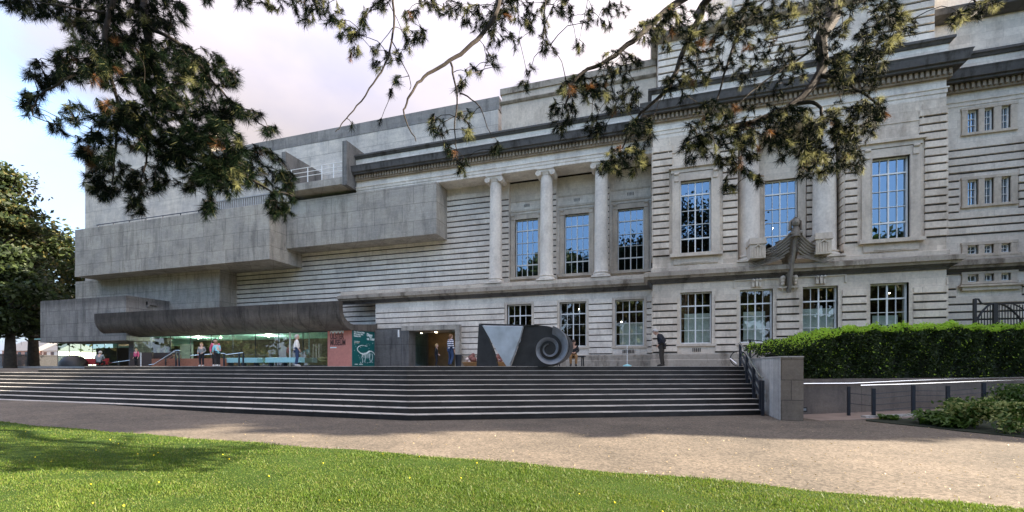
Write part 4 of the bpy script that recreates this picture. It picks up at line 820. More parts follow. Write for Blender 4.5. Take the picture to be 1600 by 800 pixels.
# sculpture
YS = 16.9
sc = thing('dark_metal_sculpture', 'large dark metal slab sculpture with pale wedge and carved spiral at top of the steps', 'sculpture', (X(815, 17.3), YS, TZ))
M['sc_dark'] = plain('blackened_steel', (.030, .031, .034), .5, .2, var=.25, sc=3); M['sc_grey'] = plain('ground_steel', (.17, .19, .215), .5, .25, var=.35, sc=2.2, bump=.15); M['sc_pale'] = plain('galvanised_zinc', (.44, .50, .56), .5, .35, var=.22, sc=1.6)
def sp_(px, py, Y=YS): return (X(px, Y), Z(px, py, Y))
arc = [(835+50*math.cos(a_)+ (5 if True else 0), 541-32.5*math.sin(a_)) for a_ in [PI/2-i*PI/16 for i in range(17)]]
arc = [(890-(1-math.cos(a_))*50 if False else 842+48*math.sin(a_), 541-33*math.cos(a_)) for a_ in [i*PI/18 for i in range(19)]]
m = MB(); m.prism([sp_(748, 506), sp_(753, 507.5), sp_(761, 525), sp_(771, 550), sp_(776.5, 572.3), sp_(744.5, 572.3)], 'y', YS, YS+.22); m.build('left_plate', 'sc_dark', sc)
m = MB(); m.prism([sp_(748, 505.3), sp_(753, 507.4), sp_(819, 509.2), sp_(842, 508)], 'y', YS-.01, YS+.3); m.build('top_edge', 'sc_dark', sc)
m = MB(); m.prism([sp_(819, 509)]+[sp_(*q_) for q_ in arc]+[sp_(798, 572.5), sp_(812, 534)], 'y', YS+.05, YS+.9); m.build('spiral_plate', 'sc_dark', sc, bevel=.015)
m = MB(); m.prism([sp_(753.5, 508.6, YS-.1), sp_(817, 509.6, YS-.1), sp_(813, 526, YS-.1), sp_(805, 548, YS-.1), sp_(795.5, 572, YS-.1), sp_(791, 572, YS-.1), sp_(775, 546, YS-.1)], 'y', YS-.12, YS+.1); m.build('pale_wedge', 'sc_pale', sc, bevel=.02)
# spiral ramp relief: band from outer arc to the eye
m = MB(); cxs, czs = X(856.5, YS), Z(856.5, 545.5, YS); nn = 110; o1 = []; o2 = []
def rr_(th): return 1.02*math.exp(-.112*th)
for i in range(nn+1):
    th = i/nn*(2*PI*1.95); a_ = PI/2-.2-th; ro = rr_(th); ri = rr_(th+2*PI)
    sx = .93; ox = .0
    o1.append((cxs+sx*ro*math.cos(a_)*.92+.05, YS-.04-.12*(1-th/12.3), czs+ro*math.sin(a_)*.86+.04*(1-th/12)))
    o2.append((cxs+sx*ri*math.cos(a_)*.92+.05*(.3), YS+.16, czs+ri*math.sin(a_)*.86))
V = o1+o2; m.add(V, [(i, i+1, i+nn+2, i+nn+1) for i in range(nn)])
ed = [(x, YS+.2, z) for x, y, z in o1]; m.add(o1+ed, [(i, i+1, i+nn+2, i+nn+1) for i in range(nn)]); m.build('spiral_relief', 'sc_grey', sc, smooth=True)
# rope stanchion
sx_, sy_, _z = at(980, 20.4); s_t = thing('stanchion', 'thin pale stanchion post on a round base standing on the terrace', 'stanchion', (sx_, sy_, TZ))
m = MB(); m.lathe(sx_, sy_, [(.2, TZ), (.2, TZ+.03), (.12, TZ+.07), (.03, TZ+.1)], 20); m.build('base', 'aqua', s_t, smooth=True)
m = MB(); m.tube([(sx_, sy_, TZ+.1), (sx_, sy_, TZ+1.0)], .014, 8); m.build('post', 'white', s_t)
# bin and basket of rocks
bx, by, _z = at(723, 25.2); m = MB(); m.lathe(bx, by-.6, [(.16, TZ), (.2, TZ+.62), (.22, TZ+.66), (.18, TZ+.66)], 16); o = m.build('litter_bin', 'metal_dark', None, smooth=True); anchor(o, (bx, by-.6, TZ)); top(o, 'small dark litter bin against the wall right of the doorway', 'bin')
M['rock'] = plain('red_rock', (.25, .11, .09), .8, var=.4, sc=7, bump=.5); M['rock_p'] = plain('pale_rock', (.6, .5, .46), .8, var=.3, sc=7)
for px_, lab, wd in ((738, 'basket of red and white rocks between the doorway and the dark sculpture', 14), (778, 'basket of red rocks seen through the gap in the dark sculpture', 12)):
    bx, by, _z = at(px_, 22.2); t = thing('rock_basket', lab, 'rocks', (bx, by, TZ), 'baskets of rocks by the sculpture')
    m = MB(); m.lathe(bx, by, [(.42, TZ), (.52, TZ+.2), (.48, TZ+.22)], 18); m.build('basket', 'cloth_tan', t)
    rr = random.Random(px_)
    for i in range(22):
        m = MB(); a_ = rr.uniform(0, 6.28); q_ = rr.uniform(0, .36); m.sphere((bx+q_*math.cos(a_), by+q_*math.sin(a_), TZ+.22+rr.uniform(0, .38)*(1-q_/.5)), rr.uniform(.07, .14), 7, 5, (1, rr.uniform(.7, 1), rr.uniform(.6, 1))); m.build('rock', 'rock_p' if rr.random() < .25 else 'rock', t)
# copper and brown walls, handrails at left of the lobby
cw = MB(); cw.box(X(237, 20.6), X(350, 20.6), 20.6, 20.8, TZ, TZ+.5); o = cw.build('copper_wall', 'copper'); anchor(o, (X(290, 20.6), 20.6, TZ)); top(o, 'low copper coloured wall in front of the lobby', 'wall')
cw = thing('brown_screen_wall', 'dark brown panelled low wall by the lobby steps', 'wall', (X(225, 20.7), 20.7, TZ))
m = MB(); m.box(X(204, 20.7), X(220, 20.7), 20.65, 20.75, TZ, TZ+.92); m.box(X(221.5, 20.7), X(239, 20.7), 20.65, 20.75, TZ, TZ+.92); m.build('panel', 'brown', cw); m = MB(); m.box(X(238, 21.2), X(270, 21.2), 21.15, 21.25, TZ, TZ+.92); m.build('rear_panel', 'brown', cw)
m = MB(); m.box(X(220, 20.66), X(221.5, 20.66), 20.62, 20.66, TZ, TZ+.92); m.build('joint_strip', 'white', cw)
def handrail(label, pts, posts, wires=0, mat='steel', group=None):
    t = thing('handrail', label, 'handrail', tuple(Vector(pts[0])), group); m = MB(); m.tube(pts, .025, 8); m.build('rail', mat, t)
    for a, b_ in posts: m = MB(); m.beam(a, b_, .06, .08); m.build('post', 'metal_dark', t)
    return t
def zp(px, py, Y): return (X(px, Y), Y, Z(px, py, Y))
y_ = 20.3
h1 = handrail('sloping handrail with two dark posts in front of the copper wall', [zp(233, 570, y_), zp(241, 569, y_), zp(275, 547.5, y_), zp(281, 547.5, y_)], [(zp(259, 571, y_), zp(259, 559, y_)), (zp(275, 572, y_), zp(275, 548, y_)), (zp(280, 572, y_), zp(280, 548, y_))])
m = MB()
for d_ in (4, 8, 12, 16): m.beam(zp(241+d_, 571, y_), zp(275, 548+d_*1.2, y_), .02, .03)
m.build('infill_bar', 'copper', h1)
h2 = handrail('handrail with dark posts in front of the first turquoise bench', [zp(298, 555.5, y_), zp(350, 552, y_), zp(354, 554, y_), zp(380, 551, y_)], [(zp(350, 572, y_), zp(350, 553, y_)), (zp(373.5, 572, y_), zp(373.5, 552, y_)), (zp(380, 572, y_), zp(380, 552, y_))])
h3 = handrail('long low handrail sloping up behind the seated person', [zp(150, 569, 21), zp(165, 568, 21), zp(203, 563, 21)], [(zp(185, 571, 21), zp(185, 566, 21))])
# red seat and dark folded umbrella at the far left
m = MB(); q_ = at(115, 30); m.lathe(q_[0], q_[1], [(.75, TZ), (.72, TZ+.3), (.5, TZ+.62), (.15, TZ+.75)], 18); o = m.build('covered_chair_stack', 'black', None, smooth=True); anchor(o, q_); top(o, 'dark rounded cover over stacked furniture at the left of the terrace', 'cover')
rs = thing('sofa', 'low dark red seat behind the seated person on the left', 'sofa', at(133, 31)); q_ = at(133, 31)
m = MB(); m.box(q_[0]-2.2, q_[0]+1.9, q_[1]-.3, q_[1]+.3, TZ+.12, TZ+.36); m.build('seat', 'cloth_red', rs); m = MB(); m.box(q_[0]-2.2, q_[0]+1.9, q_[1]+.2, q_[1]+.35, TZ+.362, TZ+.55); m.build('backrest', 'cloth_red', rs)
for dx in (-2., 1.7): m = MB(); m.box(q_[0]+dx-.05, q_[0]+dx+.05, q_[1]-.2, q_[1]+.2, TZ, TZ+.118); m.build('leg', 'black', rs)
# dinosaur model in the gallery
dn = thing('dinosaur_model', 'dark four legged dinosaur model with raised forelimbs standing behind the gallery glass', 'sculpture', (0, 0, 0)); yd = 23.0; q_ = Vector((X(252, yd), yd, TZ+.85)); dn.location = q_
J = [(-.1, 0, .75), (.35, 0, .95), (.7, 0, 1.2), (.95, 0, 1.3), (1.2, 0, 1.22), (-.6, 0, .55), (-1.1, 0, .2), (-1.6, 0, .06), (-.15, .2, .4), (-.02, .22, .04), (-.15, -.2, .4), (-.02, -.22, .04), (.75, .16, .85), (.7, .16, .45), (.85, -.16, .85), (1.0, -.16, .75)]
skin_obj('body', J, [(0, 1), (1, 2), (2, 3), (3, 4), (0, 5), (5, 6), (6, 7), (0, 8), (8, 9), (0, 10), (10, 11), (2, 12), (12, 13), (2, 14), (14, 15)], [.34, .36, .2, .13, .07, .2, .1, .03, .16, .08, .16, .08, .08, .05, .08, .05], 'bronze', dn)
o = bpy.data.objects[-1] if False else None
m = MB(); m.box(q_.x-1.9, q_.x+1.3, yd-.5, yd+.5, TZ, TZ+.84); o = m.build('display_plinth', 'brown'); anchor(o, (q_.x, yd, TZ)); top(o, 'dark brown plinth under the dinosaur model', 'plinth')
# ================================================================== RIGHT SIDE: cheek wall, handrail, ramp, hedge
cx0, cx1, cyf = 3.93, 4.55, 15.2
ck = thing('stair_cheek_wall', 'tall square-ended concrete wall closing the right side of the steps', 'wall', (4.2, cyf, 0))
m = MB(); m.box(cx0+.012, cx1, cyf+.012, 19.2, -.05, 1.93); m.build('wall', 'cheek_front', ck)
m = MB(); m.box(cx0, cx0+.012, cyf+.0, 20.6, -.05, 1.93); m.build('side_face', 'cheek_side', ck)  # lighter than the front: sky light on this side painted in
for i, (ya, yb) in enumerate(((cyf-.01, 16.3), (16.302, 17.6), (17.602, 19.0), (19.002, 20.4))):
    m = MB(); m.box(cx0-.03, cx1+.01, ya, yb, 1.932, 1.97-.0*i); m.build('coping', 'cheek_side', ck)
# stair railing along the cheek
rl = thing('stair_handrail', 'steel handrail on dark posts descending the right side of the steps', 'handrail', (3.75, 16.6, 0)); xr = 3.74
P0 = (xr, 20.2, TZ+.98); P1 = (xr, 16.75, .28+1.0); 
m = MB(); m.tube([(xr, 20.55, TZ+.96), P0, P1, (xr, 16.45, 1.27)], .03, 10); m.build('rail', 'steel', rl, smooth=True)
for yy in (20.15, 18.9, 17.75, 16.75, 16.5):
    zb = max(0, TZ-(20.05-yy)/3.3*TZ) if yy < 20 else TZ; zb = min(zb, TZ); zt = 1.28+(yy-16.75)/3.45*(TZ+.98-1.28) if yy > 16.75 else 1.22
    m = MB(); m.beam((xr, yy, zb-.1), (xr, yy, zt-.04), .09, .12); m.build('post', 'metal_dark', rl)
for d_ in (.32, .62):
    m = MB(); m.beam((xr, 20.15, TZ+.98-d_), (xr, 16.75, 1.28-d_), .04, .09); m.build('lower_bar', 'metal_dark', rl)
# second little rail on the terrace
m = MB(); a_ = zp(1141, 560, 20.3); b_ = zp(1151, 568, 20.0); m.tube([a_, b_], .02, 6); o = m.build('short_rail', 'steel'); anchor(o, b_); top(o, 'short pale rail leaning down beside the top stair post', 'rail')
# bicycle behind the rail
bk = thing('bicycle', 'dark parked bicycle behind the handrail at the top of the steps', 'bicycle', (4.4, 21.2, TZ), rz=-.1)
def whl(x):
    m = MB(); m.tube([(x+.33*math.cos(a_), 0, .34+.33*math.sin(a_)) for a_ in [i*PI/12 for i in range(25)]], .022, 6, False); o = m.build('wheel', 'black'); o.parent = bk
    m = MB()
    for i in range(10): a_ = i*PI/5; m.tube([(x, 0, .34), (x+.31*math.cos(a_), 0, .34+.31*math.sin(a_))], .004, 4)
    s2 = m.build('spokes', 'steel'); s2.parent = o
whl(-.52); whl(.52)
m = MB()
for a_, b_ in (((-.52, 0, .34), (-.12, 0, .30)), ((-.52, 0, .34), (-.2, 0, .78)), ((-.12, 0, .3), (-.22, 0, .86)), ((-.12, 0, .3), (.36, 0, .76)), ((-.2, 0, .80), (.36, 0, .80)), ((.36, 0, .84), (.52, 0, .34))): m.tube([a_, b_], .018, 6)
o = m.build('frame', 'metal_dark'); o.parent = bk
m = MB(); m.tube([(.3, -.25, .95), (.38, -.1, .93), (.38, .1, .93), (.3, .25, .95)], .014, 6); m.tube([(.37, 0, .8), (.38, 0, .93)], .016, 6); o = m.build('handlebar', 'black'); o.parent = bk
m = MB(); m.sphere((-.23, 0, .9), .11, 10, 6, (1.2, .6, .35)); o = m.build('saddle', 'black'); o.parent = bk
# curved rail behind
m = MB(); m.tube([zp(1158, 532, 21.3), zp(1172, 531, 21.2), zp(1190, 533, 21.0), zp(1204, 537, 20.9)], .02, 6); m.tube([zp(1172, 571, 21.2), zp(1172, 531, 21.2)], .04, 6); o = m.build('curved_rail', 'black'); anchor(o, (X(1172, 21.2), 21.2, TZ)); top(o, 'black curved rail in front of the window beside the hedge end', 'rail')
# ramp: rendered retaining wall, sloping floor, kerb, railings
D = Vector((math.cos(R_(24)), math.sin(R_(24)))); NN = Vector((D.y, -D.x)); O_ = Vector(G(1255, 648)); O_ = Vector((O_.x-.4, O_.y-.18))
def rp(u, v, z): q_ = O_+D*u+NN*v; return (q_.x, q_.y, z)       # u along the wall, v towards the viewer
rw = thing('ramp_retaining_wall', 'low brown rendered retaining wall under the hedge beside the ramp', 'wall', rp(5, 0, 0))
m = MB(); m.add([rp(0, 0, -.1), rp(16, 0, -.1), rp(16, 0, 1.27), rp(0, 0, 1.22), rp(0, -.3, -.1), rp(16, -.3, -.1), rp(16, -.3, 1.27), rp(0, -.3, 1.22)], [(0, 1, 2, 3), (4, 7, 6, 5), (3, 2, 6, 7), (0, 3, 7, 4), (1, 5, 6, 2)]); m.build('wall', 'ramp_wall', rw)
m = MB(); q0 = rp(.42, .012, .18); m.add([rp(.12, .012, .1), rp(.58, .012, .1), rp(.58, .012, .26), rp(.12, .012, .26), rp(.12, 0, .1), rp(.58, 0, .1), rp(.58, 0, .26), rp(.12, 0, .26)], [(0, 1, 2, 3), (0, 4, 5, 1), (3, 2, 6, 7), (0, 3, 7, 4), (1, 5, 6, 2)]); m.build('recessed_light', 'black', rw)
m = MB(); m.add([rp(.16, .016, .14), rp(.54, .016, .14), rp(.54, .016, .22), rp(.16, .016, .22)], [(0, 1, 2, 3)]); m.build('light_lens', 'cloth_grey', rw)
m = MB(); m.add([rp(-.3, 0, .0), rp(16, 0, .35), rp(16, 1.55, .35), rp(-.3, 1.55, .0), rp(-.3, 0, -.1), rp(16, 0, -.1), rp(16, 1.55, -.1), rp(-.3, 1.55, -.1)], [(0, 1, 2, 3), (0, 4, 5, 1), (3, 2, 6, 7), (0, 3, 7, 4), (1, 5, 6, 2)]); o = m.build('ramp', 'ramp_floor'); top(o, None, None, kind='structure')
K0 = Vector(G(1353, 655)); v0 = (K0-O_).dot(NN); u0 = (K0-O_).dot(D)
m = MB(); m.add([rp(u0, v0, -.05), rp(16, v0, -.05), rp(16, v0, .42), rp(u0, v0, .10), rp(u0, v0-.18, -.05), rp(16, v0-.18, -.05), rp(16, v0-.18, .42), rp(u0, v0-.18, .10)], [(0, 1, 2, 3), (4, 7, 6, 5), (3, 2, 6, 7), (0, 3, 7, 4), (1, 5, 6, 2)]); o = m.build('ramp_kerb', 'cheek_side'); anchor(o, rp(u0, v0, 0)); top(o, 'low concrete kerb between the ramp and the planting bed', 'kerb')
def onray(px, v):   # point on the line v=const under image column px
    a_ = (px-800)/F; dr = Vector((c_*a_-s_, s_*a_+c_)); b_ = O_+NN*v; den = dr.x*D.y-dr.y*D.x; t_ = (b_.x*D.y-b_.y*D.x)/den; return dr*t_, t_
vr = v0-.09; rr1 = thing('ramp_railing', 'front ramp railing of dark posts, tension wires and steel handrail', 'railing', rp(u0, vr, .1))
prev = None; tops = []
for px_, pyt, pyb in ((1365, 607, 655), (1427, 602, 649), (1481, 603, 648), (1537, 598, 646), (1612, 594, 644)):
    q_, t_ = onray(px_, vr); zt = EZ-(pyt-572)/F*t_; zb = EZ-(pyb-572)/F*t_
    m = MB(); m.beam((q_.x, q_.y, zb-.2), (q_.x, q_.y, zt), .09, .07); m.build('post', 'metal_dark', rr1); tops.append((q_.x, q_.y, zb, zt))
m = MB()
for f_ in (.18, .34, .56, .76):
    m.tube([(q_[0], q_[1], q_[3]-(1.0)*f_*.93) for q_ in tops], .011, 5)
m.build('tension_wire', 'metal_dark', rr1)
m = MB(); qs = [onray(px_, vr) for px_ in (1344, 1427, 1537, 1620)]; m.tube([(q_.x, q_.y, EZ-(py_2-572)/F*t_) for (q_, t_), py_2 in zip(qs, (602.3, 600, 595.6, 593))], .028, 8); m.build('rail', 'steel', rr1, smooth=True)
rr2 = thing('ramp_wall_rail', 'rear steel handrail fixed along the brown retaining wall of the ramp', 'handrail', rp(0, .1, 0))
qs = [onray(px_, .12) for px_ in (1255, 1330, 1430, 1530, 1620)]; m = MB(); m.tube([(q_.x, q_.y, EZ-(py_2-572)/F*t_) for (q_, t_), py_2 in zip(qs, (599.5, 599, 594.5, 591, 588.5))], .026, 8); m.build('rail', 'steel', rr2, smooth=True)
q_, t_ = onray(1326, .7); m = MB(); m.beam((q_.x, q_.y, .0), (q_.x, q_.y, EZ-(604-572)/F*t_), .08, .07); m.build('post', 'metal_dark', rr2)
q2 = tops[0]; m = MB()
for f_ in (.22, .55): z1_ = EZ-(604-572)/F*t_-f_; m.tube([(q_.x, q_.y, z1_), (q2[0], q2[1], q2[3]-f_)], .011, 5)
m.build('tension_wire', 'metal_dark', rr2)
# hedge
hg = thing('clipped_hedge', 'long clipped hedge with bright green top behind the ramp wall', 'hedge', rp(6, -1.2, 1.2))
def hz(u):    # height of the hedge top
    return 3.02+.05*math.sin(u*2.1)+.04*math.sin(u*5.7+1)+ (.12 if u > 4.5 else 0)
HU0 = -.3
def hedge():
    n = 95000; u = HU0+rng.uniform(0, 1, n)*(15.5-HU0); dep = 2.0
    P_ = []; mi = []
    zt = np.array([hz(q) for q in u]); ltap = np.clip((u-HU0)/2.6, 0, 1); z0 = np.where(u < .2, 1.95, 1.25); zt = z0+.25+(zt-z0-.25)*np.sqrt(ltap)
    face = rng.uniform(size=n); v = np.where(face < .55, -.15-np.abs(rng.normal(0, .10, n)), -.15-rng.uniform(0, dep, n)); 
    z = np.where(face < .55, z0+rng.uniform(0, 1, n)*(zt-z0), zt-np.abs(rng.normal(0, .07, n)))
    rnd = np.clip((z-(zt-.35))/.35, 0, 1); v = v-rnd**2*.25*(face < .55)
    lump = .09*np.sin(u*3.1+z*2)+.07*np.sin(u*7.3-z*4.1)+rng.normal(0, .03, n); v = v+np.where(face < .55, lump, 0); z = z+np.where(face >= .55, .06*np.sin(u*6.1+v*5)+rng.normal(0, .045, n), 0)
    keep = ~((face < .55) & (z < z0+.5) & (rng.uniform(size=n) < .35)); u, v, z, face, zt = u[keep], v[keep], z[keep], face[keep], zt[keep]
    X_ = O_.x+D.x*u+NN.x*v; Y_ = O_.y+D.y*u+NN.y*v; mi = np.where((z > zt-.13) & (rng.uniform(size=len(z)) < np.clip((z-2.1)*1.1, 0, .9)), 1, 0)  # top leaves get the brighter colour in place of sun
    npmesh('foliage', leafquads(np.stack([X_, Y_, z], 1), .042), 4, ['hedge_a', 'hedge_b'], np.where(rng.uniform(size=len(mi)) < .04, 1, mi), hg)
hedge()
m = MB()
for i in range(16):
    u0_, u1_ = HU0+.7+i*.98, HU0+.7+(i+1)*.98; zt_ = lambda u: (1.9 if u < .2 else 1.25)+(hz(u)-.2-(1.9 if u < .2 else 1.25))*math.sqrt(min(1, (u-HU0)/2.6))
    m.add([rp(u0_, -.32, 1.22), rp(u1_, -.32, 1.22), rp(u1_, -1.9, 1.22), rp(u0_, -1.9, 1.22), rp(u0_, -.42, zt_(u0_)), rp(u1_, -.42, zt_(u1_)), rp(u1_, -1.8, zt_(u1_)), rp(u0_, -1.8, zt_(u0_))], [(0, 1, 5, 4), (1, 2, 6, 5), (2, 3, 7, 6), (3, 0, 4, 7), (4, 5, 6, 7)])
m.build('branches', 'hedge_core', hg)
m = MB(); m.add([rp(.05, -.3, 1.21), rp(16, -.3, 1.25), rp(16, -3.2, 1.25), rp(1.45, -3.2, 1.21)], [(0, 1, 2, 3)]); o = m.build('planting_soil', 'hedge_core'); top(o, None, None, kind='structure')
# iron gate beyond the hedge
gt = thing('iron_gate', 'black wrought iron gate with arched top behind the right end of the hedge', 'gate', (X(1560, 21.5), 21.5, TZ)); yg = 21.5
m = MB(); m.beam(zp(1523, 560, yg), zp(1523, 467, yg), .09, .09); m.tube([zp(1523, 467.5, yg), zp(1529, 467.5, yg), zp(1533, 474, yg), zp(1540, 475.5, yg), zp(1556, 475, yg), zp(1605, 473, yg)], .035, 6); m.beam(zp(1555, 560, yg), zp(1555, 474, yg), .13, .1); m.build('gate_frame', 'black', gt)
m = MB(); m.tube([zp(1555+dx, 474+ (dx/30)**2*28, yg) for dx in range(-30, 1, 3)], .035, 6); m.tube([zp(1556+dx, 474+(dx/42)**2*30, yg-.02) for dx in range(0, 46, 4)], .035, 6); m.tube([zp(1575+dx, 474+(dx/42)**2*30, yg) for dx in range(0, 46, 4)], .025, 6); m.build('arch_bar', 'black', gt)
m = MB()
for i in range(18): px_ = 1529+i*4.6; m.beam(zp(px_, 560, yg), zp(px_, 476+max(0, (1555-px_)/30)**2*24 if px_ < 1555 else 476, yg), .022, .022)
m.build('upright_bar', 'black', gt)
# planting bed shrubs
def shrub(name, label, c, r, h, n, size, mats, probs, group, flat=.3, stem=True):
    t = thing(name, label, 'shrub', c, group); k2 = max(4, int(8*r)); cs = [(rng.normal(0, r*.42), rng.normal(0, r*.35), h*rng.uniform(.3, .95)) for _ in range(k2)]
    ci = rng.integers(0, k2, n); P_ = np.array(cs)[ci]+rng.normal(0, 1, (n, 3))*np.array([r*.24, r*.22, h*.16]); P_[:, 2] = np.clip(P_[:, 2], .02, h*1.1)
    o = npmesh('foliage', leafquads(P_, size, flat), 4, mats, rng.choice(len(mats), n, p=probs)); o.parent = t
    m = MB()
    for q_ in cs: m.tube([(0, 0, 0), (q_[0]*.5, q_[1]*.5, q_[2]*.6), q_], [.02, .014, .006], 5)
    o = m.build('stems', 'trunk'); o.parent = t; return t
def gp(px, py): x, y = G(px, py); return (x, y, 0.)
shrub('shrub', 'pale yellow-green leafy shrub left of centre in the bed by the ramp', gp(1520, 668), .7, .78, 2200, .055, ['shrub_a', 'shrub_b'], [.55, .45], 'shrubs in the bed by the ramp')
shrub('shrub', 'lower pale shrub at the right edge in front of the ramp', gp(1592, 678), .6, .7, 1900, .055, ['shrub_a', 'shrub_b'], [.45, .55], 'shrubs in the bed by the ramp')
shrub('shrub', 'taller green shrub behind the pale ones touching the ramp railing', gp(1575, 655), .8, 1.0, 2200, .055, ['shrub_a', 'shrub_b'], [.88, .12], 'shrubs in the bed by the ramp')
shrub('shrub', 'dark green shrub under the fourth post of the ramp railing', gp(1498, 656), .42, .62, 1000, .05, ['shrub_a', 'shrub_b'], [.8, .2], 'shrubs in the bed by the ramp')
def rosette(label, c, r, h, n):
    t = thing('leafy_plant', label, 'plant', c, 'low broad leaved plants at the edge of the bed'); V = []
    for i in range(n):
        a_ = rng.uniform(0, 6.283); ln = r*rng.uniform(.5, 1.1); ox, oy = rng.normal(0, r*.35, 2); up = h*rng.uniform(.4, 1.1); wd = .045*rng.uniform(.7, 1.3)
        d = np.array([math.cos(a_), math.sin(a_)]); s2 = np.array([-d[1], d[0]])*wd; b0 = np.array([ox, oy])
        pts = [(b0, .0, .3), (b0+d*ln*.35, up*.75, 1.), (b0+d*ln*.7, up, .9), (b0+d*ln, up*.7, .0)]
        for (p0, z0, w0_), (p1, z1, w1_) in zip(pts, pts[1:]): V += [(*(p0-s2*w0_), z0+.01), (*(p0+s2*w0_), z0), (*(p1+s2*w1_), z1), (*(p1-s2*w1_), z1+.01)]
    o = npmesh('leaves', V, 4, ['shrub_a']); o.parent = t
rosette('large rosette of long green leaves spilling over the kerb edge', gp(1463, 664), .52, .38, 150); rosette('small low leafy plant at the tip of the bed', gp(1388, 656), .3, .16, 60); rosette('dark leafy plant between the rosette and the pale shrub', gp(1490, 669), .4, .28, 90)
m = MB(); bp = [G(1353, 658), G(1400, 663), G(1450, 668), G(1500, 674), G(1600, 684), (11, 13.4), rp(12, v0, 0)[:2], rp(u0, v0, 0)[:2]]
m.prism(bp, 'z', -.1, .02); o = m.build('bed_soil', 'hedge_core'); top(o, None, None, kind='structure')
# ================================================================== TREES
def tree(label, loc, h, r, z0, nleaf, leaf, mats, probs, trunk_r=.35, blobs=26, layered=False, group=None, name='broadleaf_tree', lean=0., seed=1, share=None):
    t = thing(name, label, 'tree', loc, group); rr = random.Random(seed); rg = np.random.default_rng(seed); cs = []
    for i in range(blobs):
        f_ = rr.random(); zz_ = z0+(h-z0)*f_; prof = (1-f_)**.6*1. if layered else math.sqrt(max(.05, 1-(2*f_-.9)**2)); a_ = rr.uniform(0, 6.283); q_ = r*prof*rr.uniform(.35, .95)
        cs.append((q_*math.cos(a_)+lean*f_, q_*math.sin(a_), zz_, r*rr.uniform(.22, .38)))
    ca = np.array(cs); ci = rg.integers(0, len(cs), nleaf); dv = rg.normal(size=(nleaf, 3)); dv /= np.linalg.norm(dv, axis=1)[:, None]; rad = ca[ci, 3]*(rg.uniform(0, 1, nleaf)**.45)*(1+.35*rg.normal(size=nleaf).clip(-1, 1))
    sc_ = np.array([1.25, 1.25, (.17 if layered else .72)]); P_ = ca[ci, :3]+dv*rad[:, None]*sc_
    o = npmesh('crown', leafquads(P_, leaf, .3), 4, mats, rg.choice(len(mats), nleaf, p=probs)); o.parent = t
    m = MB(); m.tube([(0, 0, -.3), (lean*.1, 0, h*.25), (lean*.4, .1, h*.55), (lean*.8, 0, h*.88)], [trunk_r*1.25, trunk_r*.9, trunk_r*.55, trunk_r*.15], 12)
    for q_ in cs[:min(len(cs), 22)]: zb = max(z0*.6, q_[2]*.72); m.tube([(lean*zb/h, 0, zb), (q_[0]*.5, q_[1]*.5, (zb+q_[2])/2+.3), q_[:3]], [trunk_r*.32, trunk_r*.2, .04], 6)
    o = m.build('trunk', 'trunk', None, smooth=True); o.parent = t; return t
def copytree(o, loc, rz, sc_, label, group):
    r = o.copy(); C.objects.link(r); r.location = loc; r.rotation_euler = (0, 0, rz); r.scale = (sc_,)*3; r['label'] = label; r['group'] = group
    for ch in list(o.children): c2 = ch.copy(); C.objects.link(c2); c2.parent = r
    return r
def tl(px, d, z=0.): v = ray(px, 572, d); return (v.x, v.y, z)
tree('broad dark green tree with golden top beside the left end of the concrete building', tl(52, 47, 1.4), 14.3, 7.6, 4.2, 24000, .26, ['leaf_dk', 'leaf_md', 'leaf_au'], [.5, .33, .17], .42, 44, name='broadleaf_tree', seed=4)
tree('tall layered cedar with sunlit golden tips at the left edge of the view', tl(-22, 38, 1.3), 18.6, 5.6, 4.2, 22000, .2, ['leaf_dk', 'leaf_md', 'leaf_au'], [.56, .26, .18], .42, 60, True, name='cedar_tree', seed=9)
tree('slender dark tree between the cedar and the concrete boxes', tl(16, 36, 1.4), 9.5, 3.6, 3.4, 11000, .2, ['leaf_dk', 'leaf_md'], [.65, .35], .34, 26, name='broadleaf_tree', seed=12)
# trees reflected in the windows (across the gardens, behind the viewer)
gA = 'garden trees standing across the lawn behind the viewer'
t0 = tree('tall broadleaf garden tree across the lawn facing the entrance', (-16, -27, 0), 22.5, 8.5, 2, 12000, .6, ['leaf_dk', 'leaf_md', 'leaf_au'], [.4, .42, .18], .5, 40, group=gA, seed=21)
for i, (x, y, s__) in enumerate([(-32, -23, .9), (-2, -29, .98), (-47, -17, .95), (-63, -9, .9), (11, -31, .85), (25, -29, .95), (40, -31, 1.05), (-80, -1, .9)]):
    copytree(t0, (x, y, 0), i*1.3, s__, 'tall broadleaf garden tree across the lawn, number %s from the west' % ['two', 'four', 'three', 'one', 'five', 'six', 'seven', 'eight'][i] if False else ['garden tree facing the left end of the lobby glazing', 'garden tree facing the columned bays', 'garden tree facing the overhanging concrete boxes', 'outermost western garden tree across the lawn', 'garden tree facing the left of the pavilion', 'garden tree facing the carved ship prow', 'garden tree facing the right wing windows', 'garden tree west of the lawn level with the viewer'][i], gA)
# grove added out of frame at right to shade the terrace and steps
gB = 'added shade trees out of view at the right'
t1 = tree('dense added shade tree out of view nearest the pavilion', (20, 20.5, 1.2), 21.5, 2.7, 1.0, 16000, .55, ['leaf_dk', 'leaf_md'], [.6, .4], .45, 60, group=gB, seed=31)
for i, (x, y, s__) in enumerate([(24.3, 20.5, 1.03), (28.8, 20.6, 1.06), (33.5, 20.6, 1.1), (38.5, 20.5, 1.12)]): copytree(t1, (x, y, 1.2), i*2+1, s__, ['second added shade tree out of view counting from the pavilion', 'middle added shade tree of the unseen row', 'fourth added shade tree out of view counting from the pavilion', 'farthest added shade tree out of view'][i], gB)
tree('very tall high-crowned tree added out of view to shade the left path', (35, 18.6, 0.5), 31, 2.7, 19.5, 17000, .55, ['leaf_dk', 'leaf_md'], [.6, .4], .5, 50, name='broadleaf_tree', seed=33)  # unseen tree added so its high crown shades the left path
